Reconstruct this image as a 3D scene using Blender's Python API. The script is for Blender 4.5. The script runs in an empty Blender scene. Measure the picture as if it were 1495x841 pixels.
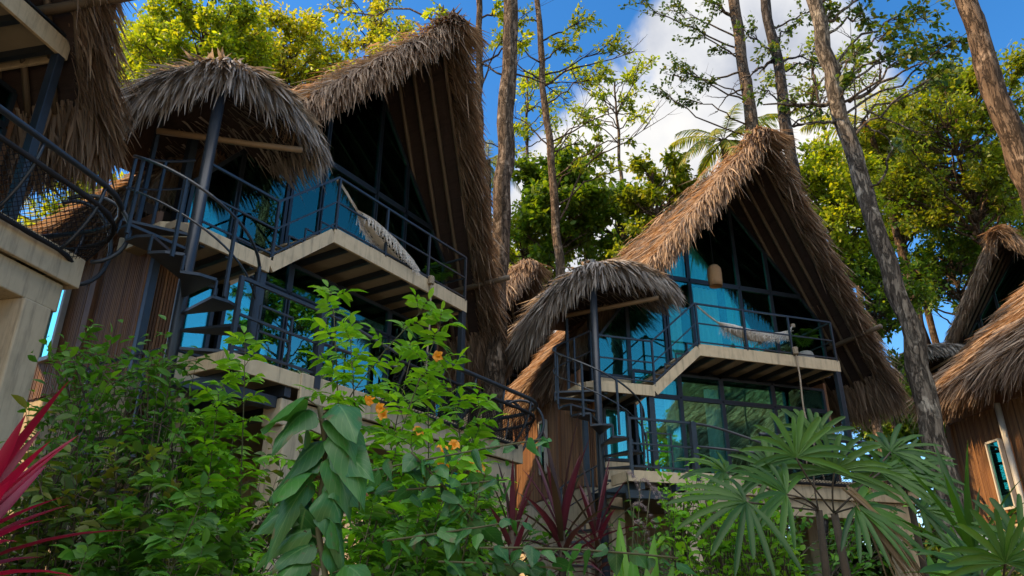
import bpy, math, random
import numpy as np
from mathutils import Vector, Matrix
scene = bpy.context.scene
col = scene.collection
R = math.radians
PI = math.pi
rng = np.random.default_rng(7)
EYE, PITCH, FOC = 1.6, R(23.2), 1080.0
CP, SP = math.cos(PITCH), math.sin(PITCH)

def ray(px, py):
    dx, dy = px - 747.5, 420.5 - py
    return np.array([dx, FOC * CP - dy * SP, FOC * SP + dy * CP])

def at(px, py, Y):
    """world point that lies Y metres ahead of the viewpoint"""
    d = ray(px, py)
    return np.array([0, 0, EYE]) + d * (Y / d[1])

def pxm(px, py, Y):
    """metres per photo pixel there"""
    d = ray(px, py)
    return Y / d[1]

# ------------------------------------------------------------------ mesh building
def unit(v):
    v = np.asarray(v, float)
    n = np.linalg.norm(v, axis=-1, keepdims=True)
    return v / np.maximum(n, 1e-9)

class MB:
    def __init__(s):
        s.v, s.n, s.f, s.uv = [], 0, [], {}
    def add(s, verts, *faces):
        verts = np.asarray(verts, float).reshape(-1, 3)
        for f in faces:
            f = np.asarray(f, np.int64)
            if f.size:
                s.f.append(f + s.n)
        s.v.append(verts); s.n += len(verts)
        return s
    def box(s, c, size, M=None):
        x, y, z = [d / 2 for d in size]
        v = np.array([[-x,-y,-z],[x,-y,-z],[x,y,-z],[-x,y,-z],[-x,-y,z],[x,-y,z],[x,y,z],[-x,y,z]])
        if M is not None: v = v @ np.array(M).T
        return s.add(v + np.array(c), [[0,3,2,1],[4,5,6,7],[0,1,5,4],[1,2,6,5],[2,3,7,6],[3,0,4,7]])
    def bx(s, x0, x1, y0, y1, z0, z1):
        return s.box(((x0+x1)/2,(y0+y1)/2,(z0+z1)/2), (abs(x1-x0),abs(y1-y0),abs(z1-z0)))
    def bar(s, a, b, w, h=None, up=(0,0,1)):
        """rectangular bar from a to b"""
        h = h or w
        a, b = np.array(a, float), np.array(b, float)
        d = b - a; L = np.linalg.norm(d); d = d / L
        side = np.cross(d, np.array(up, float))
        if np.linalg.norm(side) < 1e-3: side = np.cross(d, np.array([0, 1.0, 0]))
        side = unit(side); u = np.cross(side, d)
        M = np.stack([side, d, u], 1)
        return s.box((a + b) / 2, (w, L, h), M)
    def tube(s, path, r, sides=8, cap=True, jitter=0):
        p = np.asarray(path, float); n = len(p)
        r = np.broadcast_to(np.asarray(r, float), (n,))
        t = np.gradient(p, axis=0); t = unit(t)
        ref = np.array([0.0, 0, 1]) if abs(t[0][2]) < .9 else np.array([1.0, 0, 0])
        fr = []
        a = unit(np.cross(t[0], ref))
        for k in range(n):
            a = a - t[k] * np.dot(a, t[k]); a = unit(a); fr.append((a, np.cross(t[k], a)))
        an = np.arange(sides) * 2 * PI / sides
        A = np.array([f[0] for f in fr]); B = np.array([f[1] for f in fr])
        rr = r[:, None] * (1 + (jitter * rng.standard_normal((n, sides)) if jitter else 0))
        v = p[:, None, :] + rr[..., None] * (np.cos(an)[None, :, None] * A[:, None, :] + np.sin(an)[None, :, None] * B[:, None, :])
        i = np.arange(n - 1)[:, None] * sides; j = np.arange(sides)[None, :]; j2 = (j + 1) % sides
        q = np.stack([i + j, i + j2, i + sides + j2, i + sides + j], -1).reshape(-1, 4)
        fs = [q]
        if cap:
            fs.append(np.arange(sides)[::-1][None, :]); fs.append((np.arange(sides) + (n - 1) * sides)[None, :])
        return s.add(v.reshape(-1, 3), *fs)
    def prism(s, poly, z0, z1):
        """poly: ccw (x,y) list"""
        p = np.array(poly, float); n = len(p)
        v = np.concatenate([np.c_[p, np.full(n, z0)], np.c_[p, np.full(n, z1)]])
        j = np.arange(n); k = (j + 1) % n
        return s.add(v, np.arange(n)[::-1][None], (np.arange(n) + n)[None], np.stack([j, k, k + n, j + n], -1))
    def lathe(s, prof, c=(0, 0, 0), sides=20):
        prof = np.array(prof, float); n = len(prof); an = np.arange(sides) * 2 * PI / sides
        v = np.stack([prof[:, :1] * np.cos(an), prof[:, :1] * np.sin(an), np.repeat(prof[:, 1:], sides, 1)], -1) + np.array(c)
        i = np.arange(n - 1)[:, None] * sides; j = np.arange(sides)[None, :]; j2 = (j + 1) % sides
        return s.add(v.reshape(-1, 3), np.stack([i + j, i + j2, i + sides + j2, i + sides + j], -1).reshape(-1, 4))
    def blades(s, P, D, N, L, W, droop=0., prof=((0, .8), (.5, 1), (1, .15)), fold=0., curl=0., mid=False, rip=0.):
        """many leaf blades: root P, direction D, face normal N, length L, width W"""
        P = np.atleast_2d(np.asarray(P, float)); k = len(P)
        if k == 0: return s
        D = unit(np.broadcast_to(D, P.shape)); N = np.broadcast_to(N, P.shape)
        S = unit(np.cross(D, N)); N = np.cross(S, D)
        L = np.broadcast_to(np.asarray(L, float), (k,))[:, None]; W = np.broadcast_to(np.asarray(W, float), (k,))[:, None]
        droop = np.broadcast_to(np.asarray(droop, float), (k,))[:, None]
        cs = ((-.5, .5), (-.5, 0, .5), (-.5, -.25, 0, .25, .5))[int(mid)]; rows, m = len(prof), len(cs); ph = rng.random((k, 1)) * 6.28
        V = np.empty((k, rows, m, 3)); dz = np.array([0, 0, -1.0])
        for a, (t, w) in enumerate(prof):
            base = P + D * L * t + dz * droop * L * t * t + N * (-curl) * L * t * t
            for b, c in enumerate(cs):
                V[:, a, b] = base + S * W * w * c + N * (fold * W * w * abs(c) * 2 * (1 if mid < 2 else .5 + abs(c)) + (rip * W * abs(c) * 2 * np.sin(ph + t * 8 + 2 * np.sign(c)) if rip else 0))
        if int(mid) == 2: s.uv[len(s.v)] = np.tile(np.array([(c, t) for t, w in prof for c in cs]), (k, 1))
        o = (np.arange(k) * rows * m)[:, None, None]
        i = (np.arange(rows - 1) * m)[None, :, None]; j = np.arange(m - 1)[None, None, :]
        b0 = o + i + j
        q = np.stack([b0, b0 + 1, b0 + m + 1, b0 + m], -1).reshape(-1, 4)
        return s.add(V.reshape(-1, 3), q)
    def sticks(s, A, B, ra, rb, sag=0., sides=3):
        """many thin tapered twigs A->B"""
        A = np.atleast_2d(A); B = np.atleast_2d(B); k = len(A)
        if k == 0: return s
        d = unit(B - A); ref = np.where(np.abs(d[:, 2:3]) < .9, np.array([[0, 0, 1.0]]), np.array([[1.0, 0, 0]]))
        u = unit(np.cross(d, ref)); w = np.cross(d, u)
        an = np.arange(sides) * 2 * PI / sides
        ring = np.cos(an)[None, :, None] * u[:, None] + np.sin(an)[None, :, None] * w[:, None]
        M = (A + B) / 2 + np.array([0, 0, 1.0]) * sag * np.linalg.norm(B - A, axis=1, keepdims=True)
        ra = np.broadcast_to(ra, (k,)); rb = np.broadcast_to(rb, (k,))
        V = np.stack([A[:, None] + ring * ra[:, None, None], M[:, None] + ring * ((ra + rb) / 2)[:, None, None], B[:, None] + ring * rb[:, None, None]], 1)
        o = (np.arange(k) * 3 * sides)[:, None, None]; i = (np.arange(2) * sides)[None, :, None]; j = np.arange(sides)[None, None, :]; j2 = (j + 1) % sides
        q = np.stack([o + i + j, o + i + j2, o + i + sides + j2, o + i + sides + j], -1).reshape(-1, 4)
        return s.add(V.reshape(-1, 3), q)
    def mesh(s, name, mat, smooth=False):
        me = bpy.data.meshes.new(name)
        V = np.concatenate(s.v)
        me.vertices.add(len(V)); me.vertices.foreach_set('co', V.astype(np.float32).ravel())
        loops = np.concatenate([f.ravel() for f in s.f]); tot = np.concatenate([np.full(len(f), f.shape[1]) for f in s.f])
        me.loops.add(len(loops)); me.loops.foreach_set('vertex_index', loops.astype(np.int32))
        me.polygons.add(len(tot)); st = np.concatenate([[0], np.cumsum(tot)[:-1]])
        me.polygons.foreach_set('loop_start', st.astype(np.int32)); me.polygons.foreach_set('loop_total', tot.astype(np.int32))
        me.polygons.foreach_set('use_smooth', np.full(len(tot), bool(smooth)))
        me.update(calc_edges=True)
        if s.uv:
            at_ = np.concatenate([np.c_[s.uv[q], np.ones(len(v))] if q in s.uv else np.zeros((len(v), 3)) for q, v in enumerate(s.v)])
            me.attributes.new('blade', 'FLOAT_VECTOR', 'POINT').data.foreach_set('vector', at_.astype(np.float32).ravel())
        me.materials.append(mat)
        return me
    def build(s, name, mat, parent=None, smooth=False, bevel=0):
        o = bpy.data.objects.new(name, s.mesh(name, mat, smooth)); col.objects.link(o)
        if parent is not None: o.parent = parent
        if bevel:
            m = o.modifiers.new('bevel', 'BEVEL'); m.width = bevel; m.segments = 2; m.limit_method = 'ANGLE'
        return o

def tag(o, label=None, cat=None, group=None, kind=None):
    for k, v in (('label', label), ('category', cat), ('group', group), ('kind', kind)):
        if v: o[k] = v
    return o
def empty(name, loc=(0, 0, 0), rz=0):
    o = bpy.data.objects.new(name, None); col.objects.link(o)
    o.location = loc; o.rotation_euler.z = rz; o.empty_display_size = .2
    return o
def copy_tree(o, parent=None, skip=()):
    c = o.copy(); col.objects.link(c); c.parent = parent
    for k in ('label', 'group', 'category'):
        if parent is not None and k in c: del c[k]
    for ch in list(o.children):
        if ch.name.split('.')[0] not in skip: copy_tree(ch, c)
    return c

# ------------------------------------------------------------------ materials
def new_mat(name):
    m = bpy.data.materials.new(name); m.use_nodes = True
    nt = m.node_tree; nt.nodes.clear()
    out = nt.nodes.new('ShaderNodeOutputMaterial')
    return m, nt, out
def node(nt, typ, **kw):
    n = nt.nodes.new(typ)
    for k, v in kw.items():
        if hasattr(n, k): setattr(n, k, v)
        else: n.inputs[k.replace('_', ' ')].default_value = v
    return n
def rgba(c): return (c[0], c[1], c[2], 1)
def ramp(nt, cols, pos=None):
    r = nt.nodes.new('ShaderNodeValToRGB'); e = r.color_ramp.elements
    while len(e) < len(cols): e.new(.5)
    for k, c in enumerate(cols):
        e[k].position = pos[k] if pos else k / (len(cols) - 1); e[k].color = rgba(c)
    return r
def surf(name, cols, rough=.7, scale=6, stretch=(1, 1, 1), bump=.2, bscale=None, island=0., spec=.3, metal=0, detail=6, pos=None, stain=0):
    """principled with noise-mottled colour, optional per-island variation and bump"""
    m, nt, out = new_mat(name); L = nt.links.new
    tc = node(nt, 'ShaderNodeTexCoord'); mp = node(nt, 'ShaderNodeMapping'); mp.inputs['Scale'].default_value = stretch
    L(tc.outputs['Object'], mp.inputs['Vector'])
    nz = node(nt, 'ShaderNodeTexNoise'); nz.inputs['Scale'].default_value = scale; nz.inputs['Detail'].default_value = detail; nz.inputs['Roughness'].default_value = .62
    L(mp.outputs[0], nz.inputs['Vector'])
    fac = nz.outputs['Fac']
    if island:
        g = node(nt, 'ShaderNodeNewGeometry')
        mx = node(nt, 'ShaderNodeMix', data_type='FLOAT'); mx.inputs[0].default_value = island
        L(fac, mx.inputs[2]); L(g.outputs['Random Per Island'], mx.inputs[3]); fac = mx.outputs[0]
    rp = ramp(nt, cols, pos or [0.25 + .5 * k / max(1, len(cols) - 1) if not island else .1 + .8 * k / max(1, len(cols) - 1) for k in range(len(cols))])
    L(fac, rp.inputs[0])
    b = node(nt, 'ShaderNodeBsdfPrincipled'); b.inputs['Roughness'].default_value = rough; b.inputs['Specular IOR Level'].default_value = spec; b.inputs['Metallic'].default_value = metal
    L(rp.outputs[0], b.inputs['Base Color'])
    if stain:
        m2 = node(nt, 'ShaderNodeMapping'); m2.inputs['Scale'].default_value = (7, 7, .7); L(tc.outputs['Object'], m2.inputs['Vector'])
        n4 = node(nt, 'ShaderNodeTexNoise'); n4.inputs['Scale'].default_value = 1.6; n4.inputs['Detail'].default_value = 7; n4.inputs['Roughness'].default_value = .7; L(m2.outputs[0], n4.inputs['Vector'])
        mr = node(nt, 'ShaderNodeMapRange'); mr.inputs[1].default_value = .5; mr.inputs[2].default_value = .72; mr.inputs[3].default_value = 0; mr.inputs[4].default_value = stain; L(n4.outputs['Fac'], mr.inputs[0])
        sm = node(nt, 'ShaderNodeMix', data_type='RGBA'); L(mr.outputs[0], sm.inputs[0]); L(rp.outputs[0], sm.inputs[6]); sm.inputs[7].default_value = (.09, .08, .06, 1); L(sm.outputs[2], b.inputs['Base Color'])
    if bump:
        n2 = node(nt, 'ShaderNodeTexNoise'); n2.inputs['Scale'].default_value = bscale or scale * 4; n2.inputs['Detail'].default_value = 5
        L(mp.outputs[0], n2.inputs['Vector'])
        bp = node(nt, 'ShaderNodeBump'); bp.inputs['Strength'].default_value = bump; bp.inputs['Distance'].default_value = .02
        L(n2.outputs['Fac'], bp.inputs['Height']); L(bp.outputs[0], b.inputs['Normal'])
    L(b.outputs[0], out.inputs['Surface'])
    return m
def translucent(m, amount, tint):
    nt = m.node_tree; L = nt.links.new; b = next(n for n in nt.nodes if n.type == 'BSDF_PRINCIPLED'); out = next(n for n in nt.nodes if n.type == 'OUTPUT_MATERIAL'); src = b.inputs['Base Color'].links[0].from_socket
    t = node(nt, 'ShaderNodeBsdfTranslucent'); mul = node(nt, 'ShaderNodeMix', data_type='RGBA', blend_type='MULTIPLY'); mul.inputs[0].default_value = 1
    L(src, mul.inputs[6]); mul.inputs[7].default_value = rgba(tint); L(mul.outputs[2], t.inputs['Color'])
    mx = node(nt, 'ShaderNodeMixShader'); mx.inputs[0].default_value = amount; L(b.outputs[0], mx.inputs[1]); L(t.outputs[0], mx.inputs[2]); L(mx.outputs[0], out.inputs['Surface'])
def leaf_mat(name, cols, trans=.4, tint=(1.25, 1.2, .5), rough=.48, spec=.3, veins=0):
    m, nt, out = new_mat(name); L = nt.links.new
    g = node(nt, 'ShaderNodeNewGeometry'); rp = ramp(nt, cols); L(g.outputs['Random Per Island'], rp.inputs[0])
    tc = node(nt, 'ShaderNodeTexCoord'); nz = node(nt, 'ShaderNodeTexNoise'); nz.inputs['Scale'].default_value = 2.2; nz.inputs['Detail'].default_value = 3
    L(tc.outputs['Object'], nz.inputs['Vector'])
    hs = node(nt, 'ShaderNodeHueSaturation'); mr = node(nt, 'ShaderNodeMapRange'); mr.inputs[1].default_value = .3; mr.inputs[2].default_value = .7; mr.inputs[3].default_value = .7; mr.inputs[4].default_value = 1.3
    L(nz.outputs['Fac'], mr.inputs[0]); L(mr.outputs[0], hs.inputs['Value']); L(rp.outputs[0], hs.inputs['Color'])
    b = node(nt, 'ShaderNodeBsdfPrincipled'); b.inputs['Roughness'].default_value = rough; b.inputs['Specular IOR Level'].default_value = spec
    L(hs.outputs[0], b.inputs['Base Color'])
    if veins:
        at_ = node(nt, 'ShaderNodeAttribute', attribute_name='blade'); sp = node(nt, 'ShaderNodeSeparateXYZ'); L(at_.outputs['Vector'], sp.inputs[0])
        def mt(op, a, bb):
            n = node(nt, 'ShaderNodeMath', operation=op)
            for q, x in enumerate((a, bb)):
                if isinstance(x, (int, float)): n.inputs[q].default_value = x
                elif x is not None: L(x, n.inputs[q])
            return n.outputs[0]
        ac = mt('ABSOLUTE', sp.outputs[0], None)
        rib = mt('LESS_THAN', ac, .022)
        fr = mt('FRACT', mt('MULTIPLY', mt('SUBTRACT', sp.outputs[1], mt('MULTIPLY', ac, .75)), veins), None)
        side = mt('MULTIPLY', mt('LESS_THAN', fr, .13), .55)
        vm_ = mt('MAXIMUM', rib, side); br = node(nt, 'ShaderNodeMix', data_type='RGBA', blend_type='MIX'); L(mt('MULTIPLY', vm_, .55), br.inputs[0]); L(hs.outputs[0], br.inputs[6]); br.inputs[7].default_value = (.13, .24, .07, 1)
        # blemishes and browned rims of their own shape
        nb = node(nt, 'ShaderNodeTexNoise'); nb.inputs['Scale'].default_value = 14; nb.inputs['Detail'].default_value = 4; L(tc.outputs['Object'], nb.inputs['Vector'])
        nm = node(nt, 'ShaderNodeMapRange'); nm.inputs[1].default_value = .66; nm.inputs[2].default_value = .72; L(mt('ADD', nb.outputs['Fac'], mt('MULTIPLY', ac, .12)), nm.inputs[0])
        b2 = node(nt, 'ShaderNodeMix', data_type='RGBA'); L(mt('MULTIPLY', nm.outputs[0], .7), b2.inputs[0]); L(br.outputs[2], b2.inputs[6]); b2.inputs[7].default_value = (.12, .08, .03, 1)
        L(b2.outputs[2], b.inputs['Base Color'])
        bp = node(nt, 'ShaderNodeBump'); bp.inputs['Strength'].default_value = .35; bp.inputs['Distance'].default_value = .004; bp.invert = True; L(vm_, bp.inputs['Height']); L(bp.outputs[0], b.inputs['Normal'])
    t = node(nt, 'ShaderNodeBsdfTranslucent'); mul = node(nt, 'ShaderNodeMix', data_type='RGBA', blend_type='MULTIPLY'); mul.inputs[0].default_value = 1
    L(hs.outputs[0], mul.inputs[6]); mul.inputs[7].default_value = rgba([c * 1.5 for c in tint]); L(mul.outputs[2], t.inputs['Color'])
    mx = node(nt, 'ShaderNodeMixShader'); mx.inputs[0].default_value = trans
    L(b.outputs[0], mx.inputs[1]); L(t.outputs[0], mx.inputs[2]); L(mx.outputs[0], out.inputs['Surface'])
    return m
def bark_mat(name, cols, scale=9):
    m, nt, out = new_mat(name); L = nt.links.new
    tc = node(nt, 'ShaderNodeTexCoord'); mp = node(nt, 'ShaderNodeMapping'); mp.inputs['Scale'].default_value = (1, 1, .22)
    L(tc.outputs['Object'], mp.inputs['Vector'])
    nz = node(nt, 'ShaderNodeTexNoise'); nz.inputs['Scale'].default_value = scale; nz.inputs['Detail'].default_value = 8; nz.inputs['Roughness'].default_value = .7; nz.inputs['Distortion'].default_value = .6
    vo = node(nt, 'ShaderNodeTexVoronoi', feature='DISTANCE_TO_EDGE'); vo.inputs['Scale'].default_value = scale * 1.3
    L(mp.outputs[0], nz.inputs['Vector'])
    mxv = node(nt, 'ShaderNodeMix', data_type='RGBA'); mxv.inputs[0].default_value = .25
    L(mp.outputs[0], mxv.inputs[6]); L(nz.outputs['Color'], mxv.inputs[7]); L(mxv.outputs[2], vo.inputs['Vector'])
    rp = ramp(nt, cols, [.3, .5, .72][:len(cols)]); L(nz.outputs['Fac'], rp.inputs[0])
    mr = node(nt, 'ShaderNodeMapRange'); mr.inputs[1].default_value = 0; mr.inputs[2].default_value = .12; mr.inputs[3].default_value = .3; mr.inputs[4].default_value = 1
    L(vo.outputs['Distance'], mr.inputs[0])
    mul = node(nt, 'ShaderNodeMix', data_type='RGBA', blend_type='MULTIPLY'); mul.inputs[0].default_value = .8
    L(rp.outputs[0], mul.inputs[6]); L(mr.outputs[0], mul.inputs[7])
    # pale lichen patches of their own shape
    n3 = node(nt, 'ShaderNodeTexNoise'); n3.inputs['Scale'].default_value = 4.5; n3.inputs['Detail'].default_value = 6; L(tc.outputs['Object'], n3.inputs['Vector'])
    m3 = node(nt, 'ShaderNodeMapRange'); m3.inputs[1].default_value = .58; m3.inputs[2].default_value = .66; m3.inputs[3].default_value = 0; m3.inputs[4].default_value = .55; L(n3.outputs['Fac'], m3.inputs[0])
    lm = node(nt, 'ShaderNodeMix', data_type='RGBA'); L(m3.outputs[0], lm.inputs[0]); L(mul.outputs[2], lm.inputs[6]); lm.inputs[7].default_value = rgba([min(1, c * 1.7 + .02) for c in cols[-1]])
    b = node(nt, 'ShaderNodeBsdfPrincipled'); b.inputs['Roughness'].default_value = .9; b.inputs['Specular IOR Level'].default_value = .15
    L(lm.outputs[2], b.inputs['Base Color'])
    ad = node(nt, 'ShaderNodeMath', operation='ADD'); L(mr.outputs[0], ad.inputs[0]); L(nz.outputs['Fac'], ad.inputs[1])
    bp = node(nt, 'ShaderNodeBump'); bp.inputs['Strength'].default_value = 1; bp.inputs['Distance'].default_value = .055
    L(ad.outputs[0], bp.inputs['Height']); L(bp.outputs[0], b.inputs['Normal']); L(b.outputs[0], out.inputs['Surface'])
    return m
def glass_mat(name, tint, refl=.45, gc=(.36, .92, .82)):
    m, nt, out = new_mat(name); L = nt.links.new
    tr = node(nt, 'ShaderNodeBsdfTransparent'); tr.inputs['Color'].default_value = rgba(tint)
    gl = node(nt, 'ShaderNodeBsdfGlossy'); gl.inputs['Roughness'].default_value = .015; gl.inputs['Color'].default_value = rgba(gc)
    fr = node(nt, 'ShaderNodeFresnel'); fr.inputs['IOR'].default_value = 1.5
    mr = node(nt, 'ShaderNodeMapRange'); mr.inputs[1].default_value = 0; mr.inputs[2].default_value = 1; mr.inputs[3].default_value = refl; mr.inputs[4].default_value = 1; L(fr.outputs[0], mr.inputs[0])
    mx = node(nt, 'ShaderNodeMixShader'); L(mr.outputs[0], mx.inputs[0]); L(tr.outputs[0], mx.inputs[1]); L(gl.outputs[0], mx.inputs[2]); L(mx.outputs[0], out.inputs['Surface'])
    return m

M = {}
M['thatch'] = surf('thatch', [(.12,.085,.058),(.27,.195,.135),(.40,.30,.21),(.2,.14,.095)], .8, 1.2, bump=0, island=.75, spec=.2)
M['thatch_wide'] = surf('thatch_wide', [(.13,.115,.10),(.29,.26,.23),(.43,.39,.35),(.2,.175,.155)], .75, 1.2, bump=0, island=.75, spec=.25)
translucent(M['thatch'], .3, (1.5,1.1,.7)); translucent(M['thatch_wide'], .25, (1.4,1.1,.75))
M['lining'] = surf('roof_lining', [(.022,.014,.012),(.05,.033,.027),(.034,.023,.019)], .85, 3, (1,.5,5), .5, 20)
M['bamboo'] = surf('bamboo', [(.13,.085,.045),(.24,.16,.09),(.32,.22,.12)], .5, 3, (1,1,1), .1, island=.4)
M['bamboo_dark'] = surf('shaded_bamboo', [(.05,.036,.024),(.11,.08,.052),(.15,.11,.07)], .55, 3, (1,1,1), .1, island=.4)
M['slat'] = surf('bamboo_slats', [(.085,.038,.017),(.18,.085,.036),(.26,.135,.055),(.11,.048,.02)], .6, 3, (1,1,.3), .2, island=.75)
M['brownwood'] = surf('brown_wood', [(.12,.055,.028),(.2,.1,.05),(.15,.07,.034)], .6, 4, (3,3,.4), .25)
M['steel'] = surf('dark_steel', [(.012,.016,.022),(.022,.03,.04)], .38, 5, bump=.05, spec=.5)
M['cream'] = surf('cream_paint', [(.40,.31,.19),(.54,.43,.27),(.47,.37,.23)], .6, 2.2, (1,1,1), .12, 12, stain=.6)
M['concrete'] = surf('cream_concrete', [(.34,.275,.175),(.47,.38,.25),(.41,.33,.21)], .8, 2.5, (1,1,.5), .25, 14, stain=.6)
M['plinth'] = surf('pale_plaster', [(.36,.30,.20),(.46,.38,.25),(.40,.33,.22)], .85, 2, bump=.2, stain=.6)
M['soffit'] = surf('soffit_board', [(.26,.21,.14),(.34,.28,.19)], .7, 4, bump=.1)
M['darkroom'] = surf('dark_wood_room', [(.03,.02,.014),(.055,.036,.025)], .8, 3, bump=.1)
M['glass'] = glass_mat('tinted_glass', (.66,.95,.92), .25)
M['glass_mid'] = glass_mat('teal_glass', (.6,.94,.9), .14, (.3, .85, .74))
M['glass_up'] = glass_mat('shaded_glass', (.6,.94,.9), .11, (.26, .85, .72))
M['net'] = surf('black_netting', [(.008,.008,.01),(.016,.016,.018)], .8, 5, bump=0)
M['rope'] = surf('rope', [(.25,.2,.14),(.4,.33,.24)], .85, 30, bump=.3)
M['hammock'] = surf('hammock_cotton', [(.6,.57,.52),(.74,.71,.66)], .9, 20, (1,1,1), .3)
M['curtain_pink'] = surf('curtain_tan', [(.34,.2,.15),(.46,.29,.22)], .85, 2, (6,6,.3), .1)
M['curtain_green'] = surf('curtain_green', [(.2,.48,.42),(.32,.62,.55)], .85, 2, (6,6,.3), .1)
M['curtain_white'] = surf('curtain_white', [(.74,.74,.73),(.82,.82,.81)], .85, 2, (6,6,.3), .1)
M['white_metal'] = surf('white_paint', [(.38,.36,.32),(.5,.48,.43)], .45, 5, bump=.05)
M['wicker'] = surf('wicker', [(.26,.15,.07),(.45,.28,.14)], .7, 40, (1,1,3), .5)
M['pot'] = surf('grey_pot', [(.18,.18,.16),(.30,.3,.27)], .6, 6, bump=.2)
M['red'] = surf('red_mark', [(.45,.02,.02),(.5,.03,.03)], .5, 5, bump=0)
M['ink'] = surf('black_ink', [(.01,.01,.012),(.015,.015,.018)], .6, 5, bump=0)
M['bark'] = bark_mat('bark_brown', [(.05,.033,.022),(.12,.085,.058),(.2,.155,.115)])
M['bark_warm'] = bark_mat('bark_warm', [(.055,.036,.022),(.125,.083,.052),(.21,.15,.1)], 10)
M['bark_grey'] = bark_mat('bark_grey', [(.06,.048,.036),(.15,.12,.09),(.3,.26,.2)], 9)
M['bark_dark'] = bark_mat('bark_dark', [(.025,.02,.017),(.06,.048,.04),(.15,.13,.115)], 8)
M['bounce_sand'] = surf('bounce_gravel', [(.30,.26,.2),(.40,.35,.27),(.26,.22,.16)], .95, 3, bump=.4, bscale=40)
M['ground'] = surf('leaf_litter_soil', [(.02,.015,.01),(.05,.036,.022),(.035,.04,.015)], .95, 1.5, bump=.6, bscale=9)
# foliage
M['lf_yellow'] = leaf_mat('leaf_yellow_green', [(.23,.29,.012),(.14,.22,.012),(.34,.35,.015),(.10,.17,.012)], .5)
M['lf_gold'] = leaf_mat('leaf_golden', [(.30,.28,.015),(.2,.26,.012),(.36,.31,.02),(.13,.18,.012)], .5)
M['lf_mid'] = leaf_mat('leaf_mid_green', [(.06,.13,.012),(.09,.17,.012),(.15,.21,.014),(.045,.095,.012)], .42)
M['lf_dark'] = leaf_mat('leaf_dark_green', [(.024,.06,.012),(.045,.09,.012),(.07,.115,.012),(.11,.11,.014)], .35)
M['lf_olive'] = leaf_mat('leaf_olive', [(.165,.21,.012),(.10,.165,.012),(.25,.26,.014),(.08,.125,.012)], .45)
M['lf_shrub'] = leaf_mat('leaf_shrub', [(.028,.10,.01),(.055,.155,.012),(.038,.125,.012),(.09,.21,.014)], .35)
M['lf_bright'] = leaf_mat('leaf_bright', [(.09,.24,.012),(.15,.34,.014),(.10,.27,.014),(.22,.4,.016)], .42)
M['lf_heart'] = leaf_mat('leaf_heart', [(.018,.085,.018),(.028,.115,.022),(.045,.145,.02)], .25, rough=.38, spec=.4, veins=6)
M['lf_banana'] = leaf_mat('leaf_broad', [(.05,.17,.014),(.08,.23,.016),(.16,.27,.02)], .4, veins=16)
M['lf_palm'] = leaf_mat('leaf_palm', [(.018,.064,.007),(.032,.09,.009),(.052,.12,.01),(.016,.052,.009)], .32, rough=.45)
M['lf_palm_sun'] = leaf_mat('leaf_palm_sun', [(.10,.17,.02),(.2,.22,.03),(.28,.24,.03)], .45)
M['lf_red'] = leaf_mat('leaf_crimson', [(.17,.005,.024),(.28,.008,.04),(.11,.006,.016),(.2,.01,.05)], .35, (1.3,.5,.8))
M['lf_purple'] = leaf_mat('leaf_purple', [(.06,.012,.02),(.10,.018,.03),(.045,.03,.018),(.04,.05,.015)], .3, (1.2,.6,.7))
M['lf_dead'] = leaf_mat('leaf_dead', [(.16,.11,.07),(.26,.19,.13),(.1,.07,.045)], .3)
M['stem'] = surf('stem', [(.04,.045,.018),(.09,.08,.035)], .8, 8, bump=.1)
M['stem_brown'] = surf('stem_brown', [(.035,.026,.018),(.08,.06,.04)], .85, 10, bump=.2)
M['petal'] = leaf_mat('petal_yellow', [(.7,.36,.02),(.65,.28,.02),(.62,.2,.05)], .35, (1.2,1,.6))
M['plume'] = leaf_mat('grass_plume', [(.30,.22,.2),(.42,.33,.3)], .35, (1,1,1))
# ------------------------------------------------------------------ the villa (local: x along the front, y to the back, z up)
ZB, ZL, ZD, XC, ZR, SL, HW = 7.1, 6.1, 4.2, 1.74, 12.1, 1.253, 4.05
YA, YE, YB = -.95, .8, 6.0          # front of ridge, front of eave, back
def roof_z(x, inset=0): return ZR - SL * abs(x - XC) - inset
LS = HW * math.hypot(1, SL)

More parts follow.
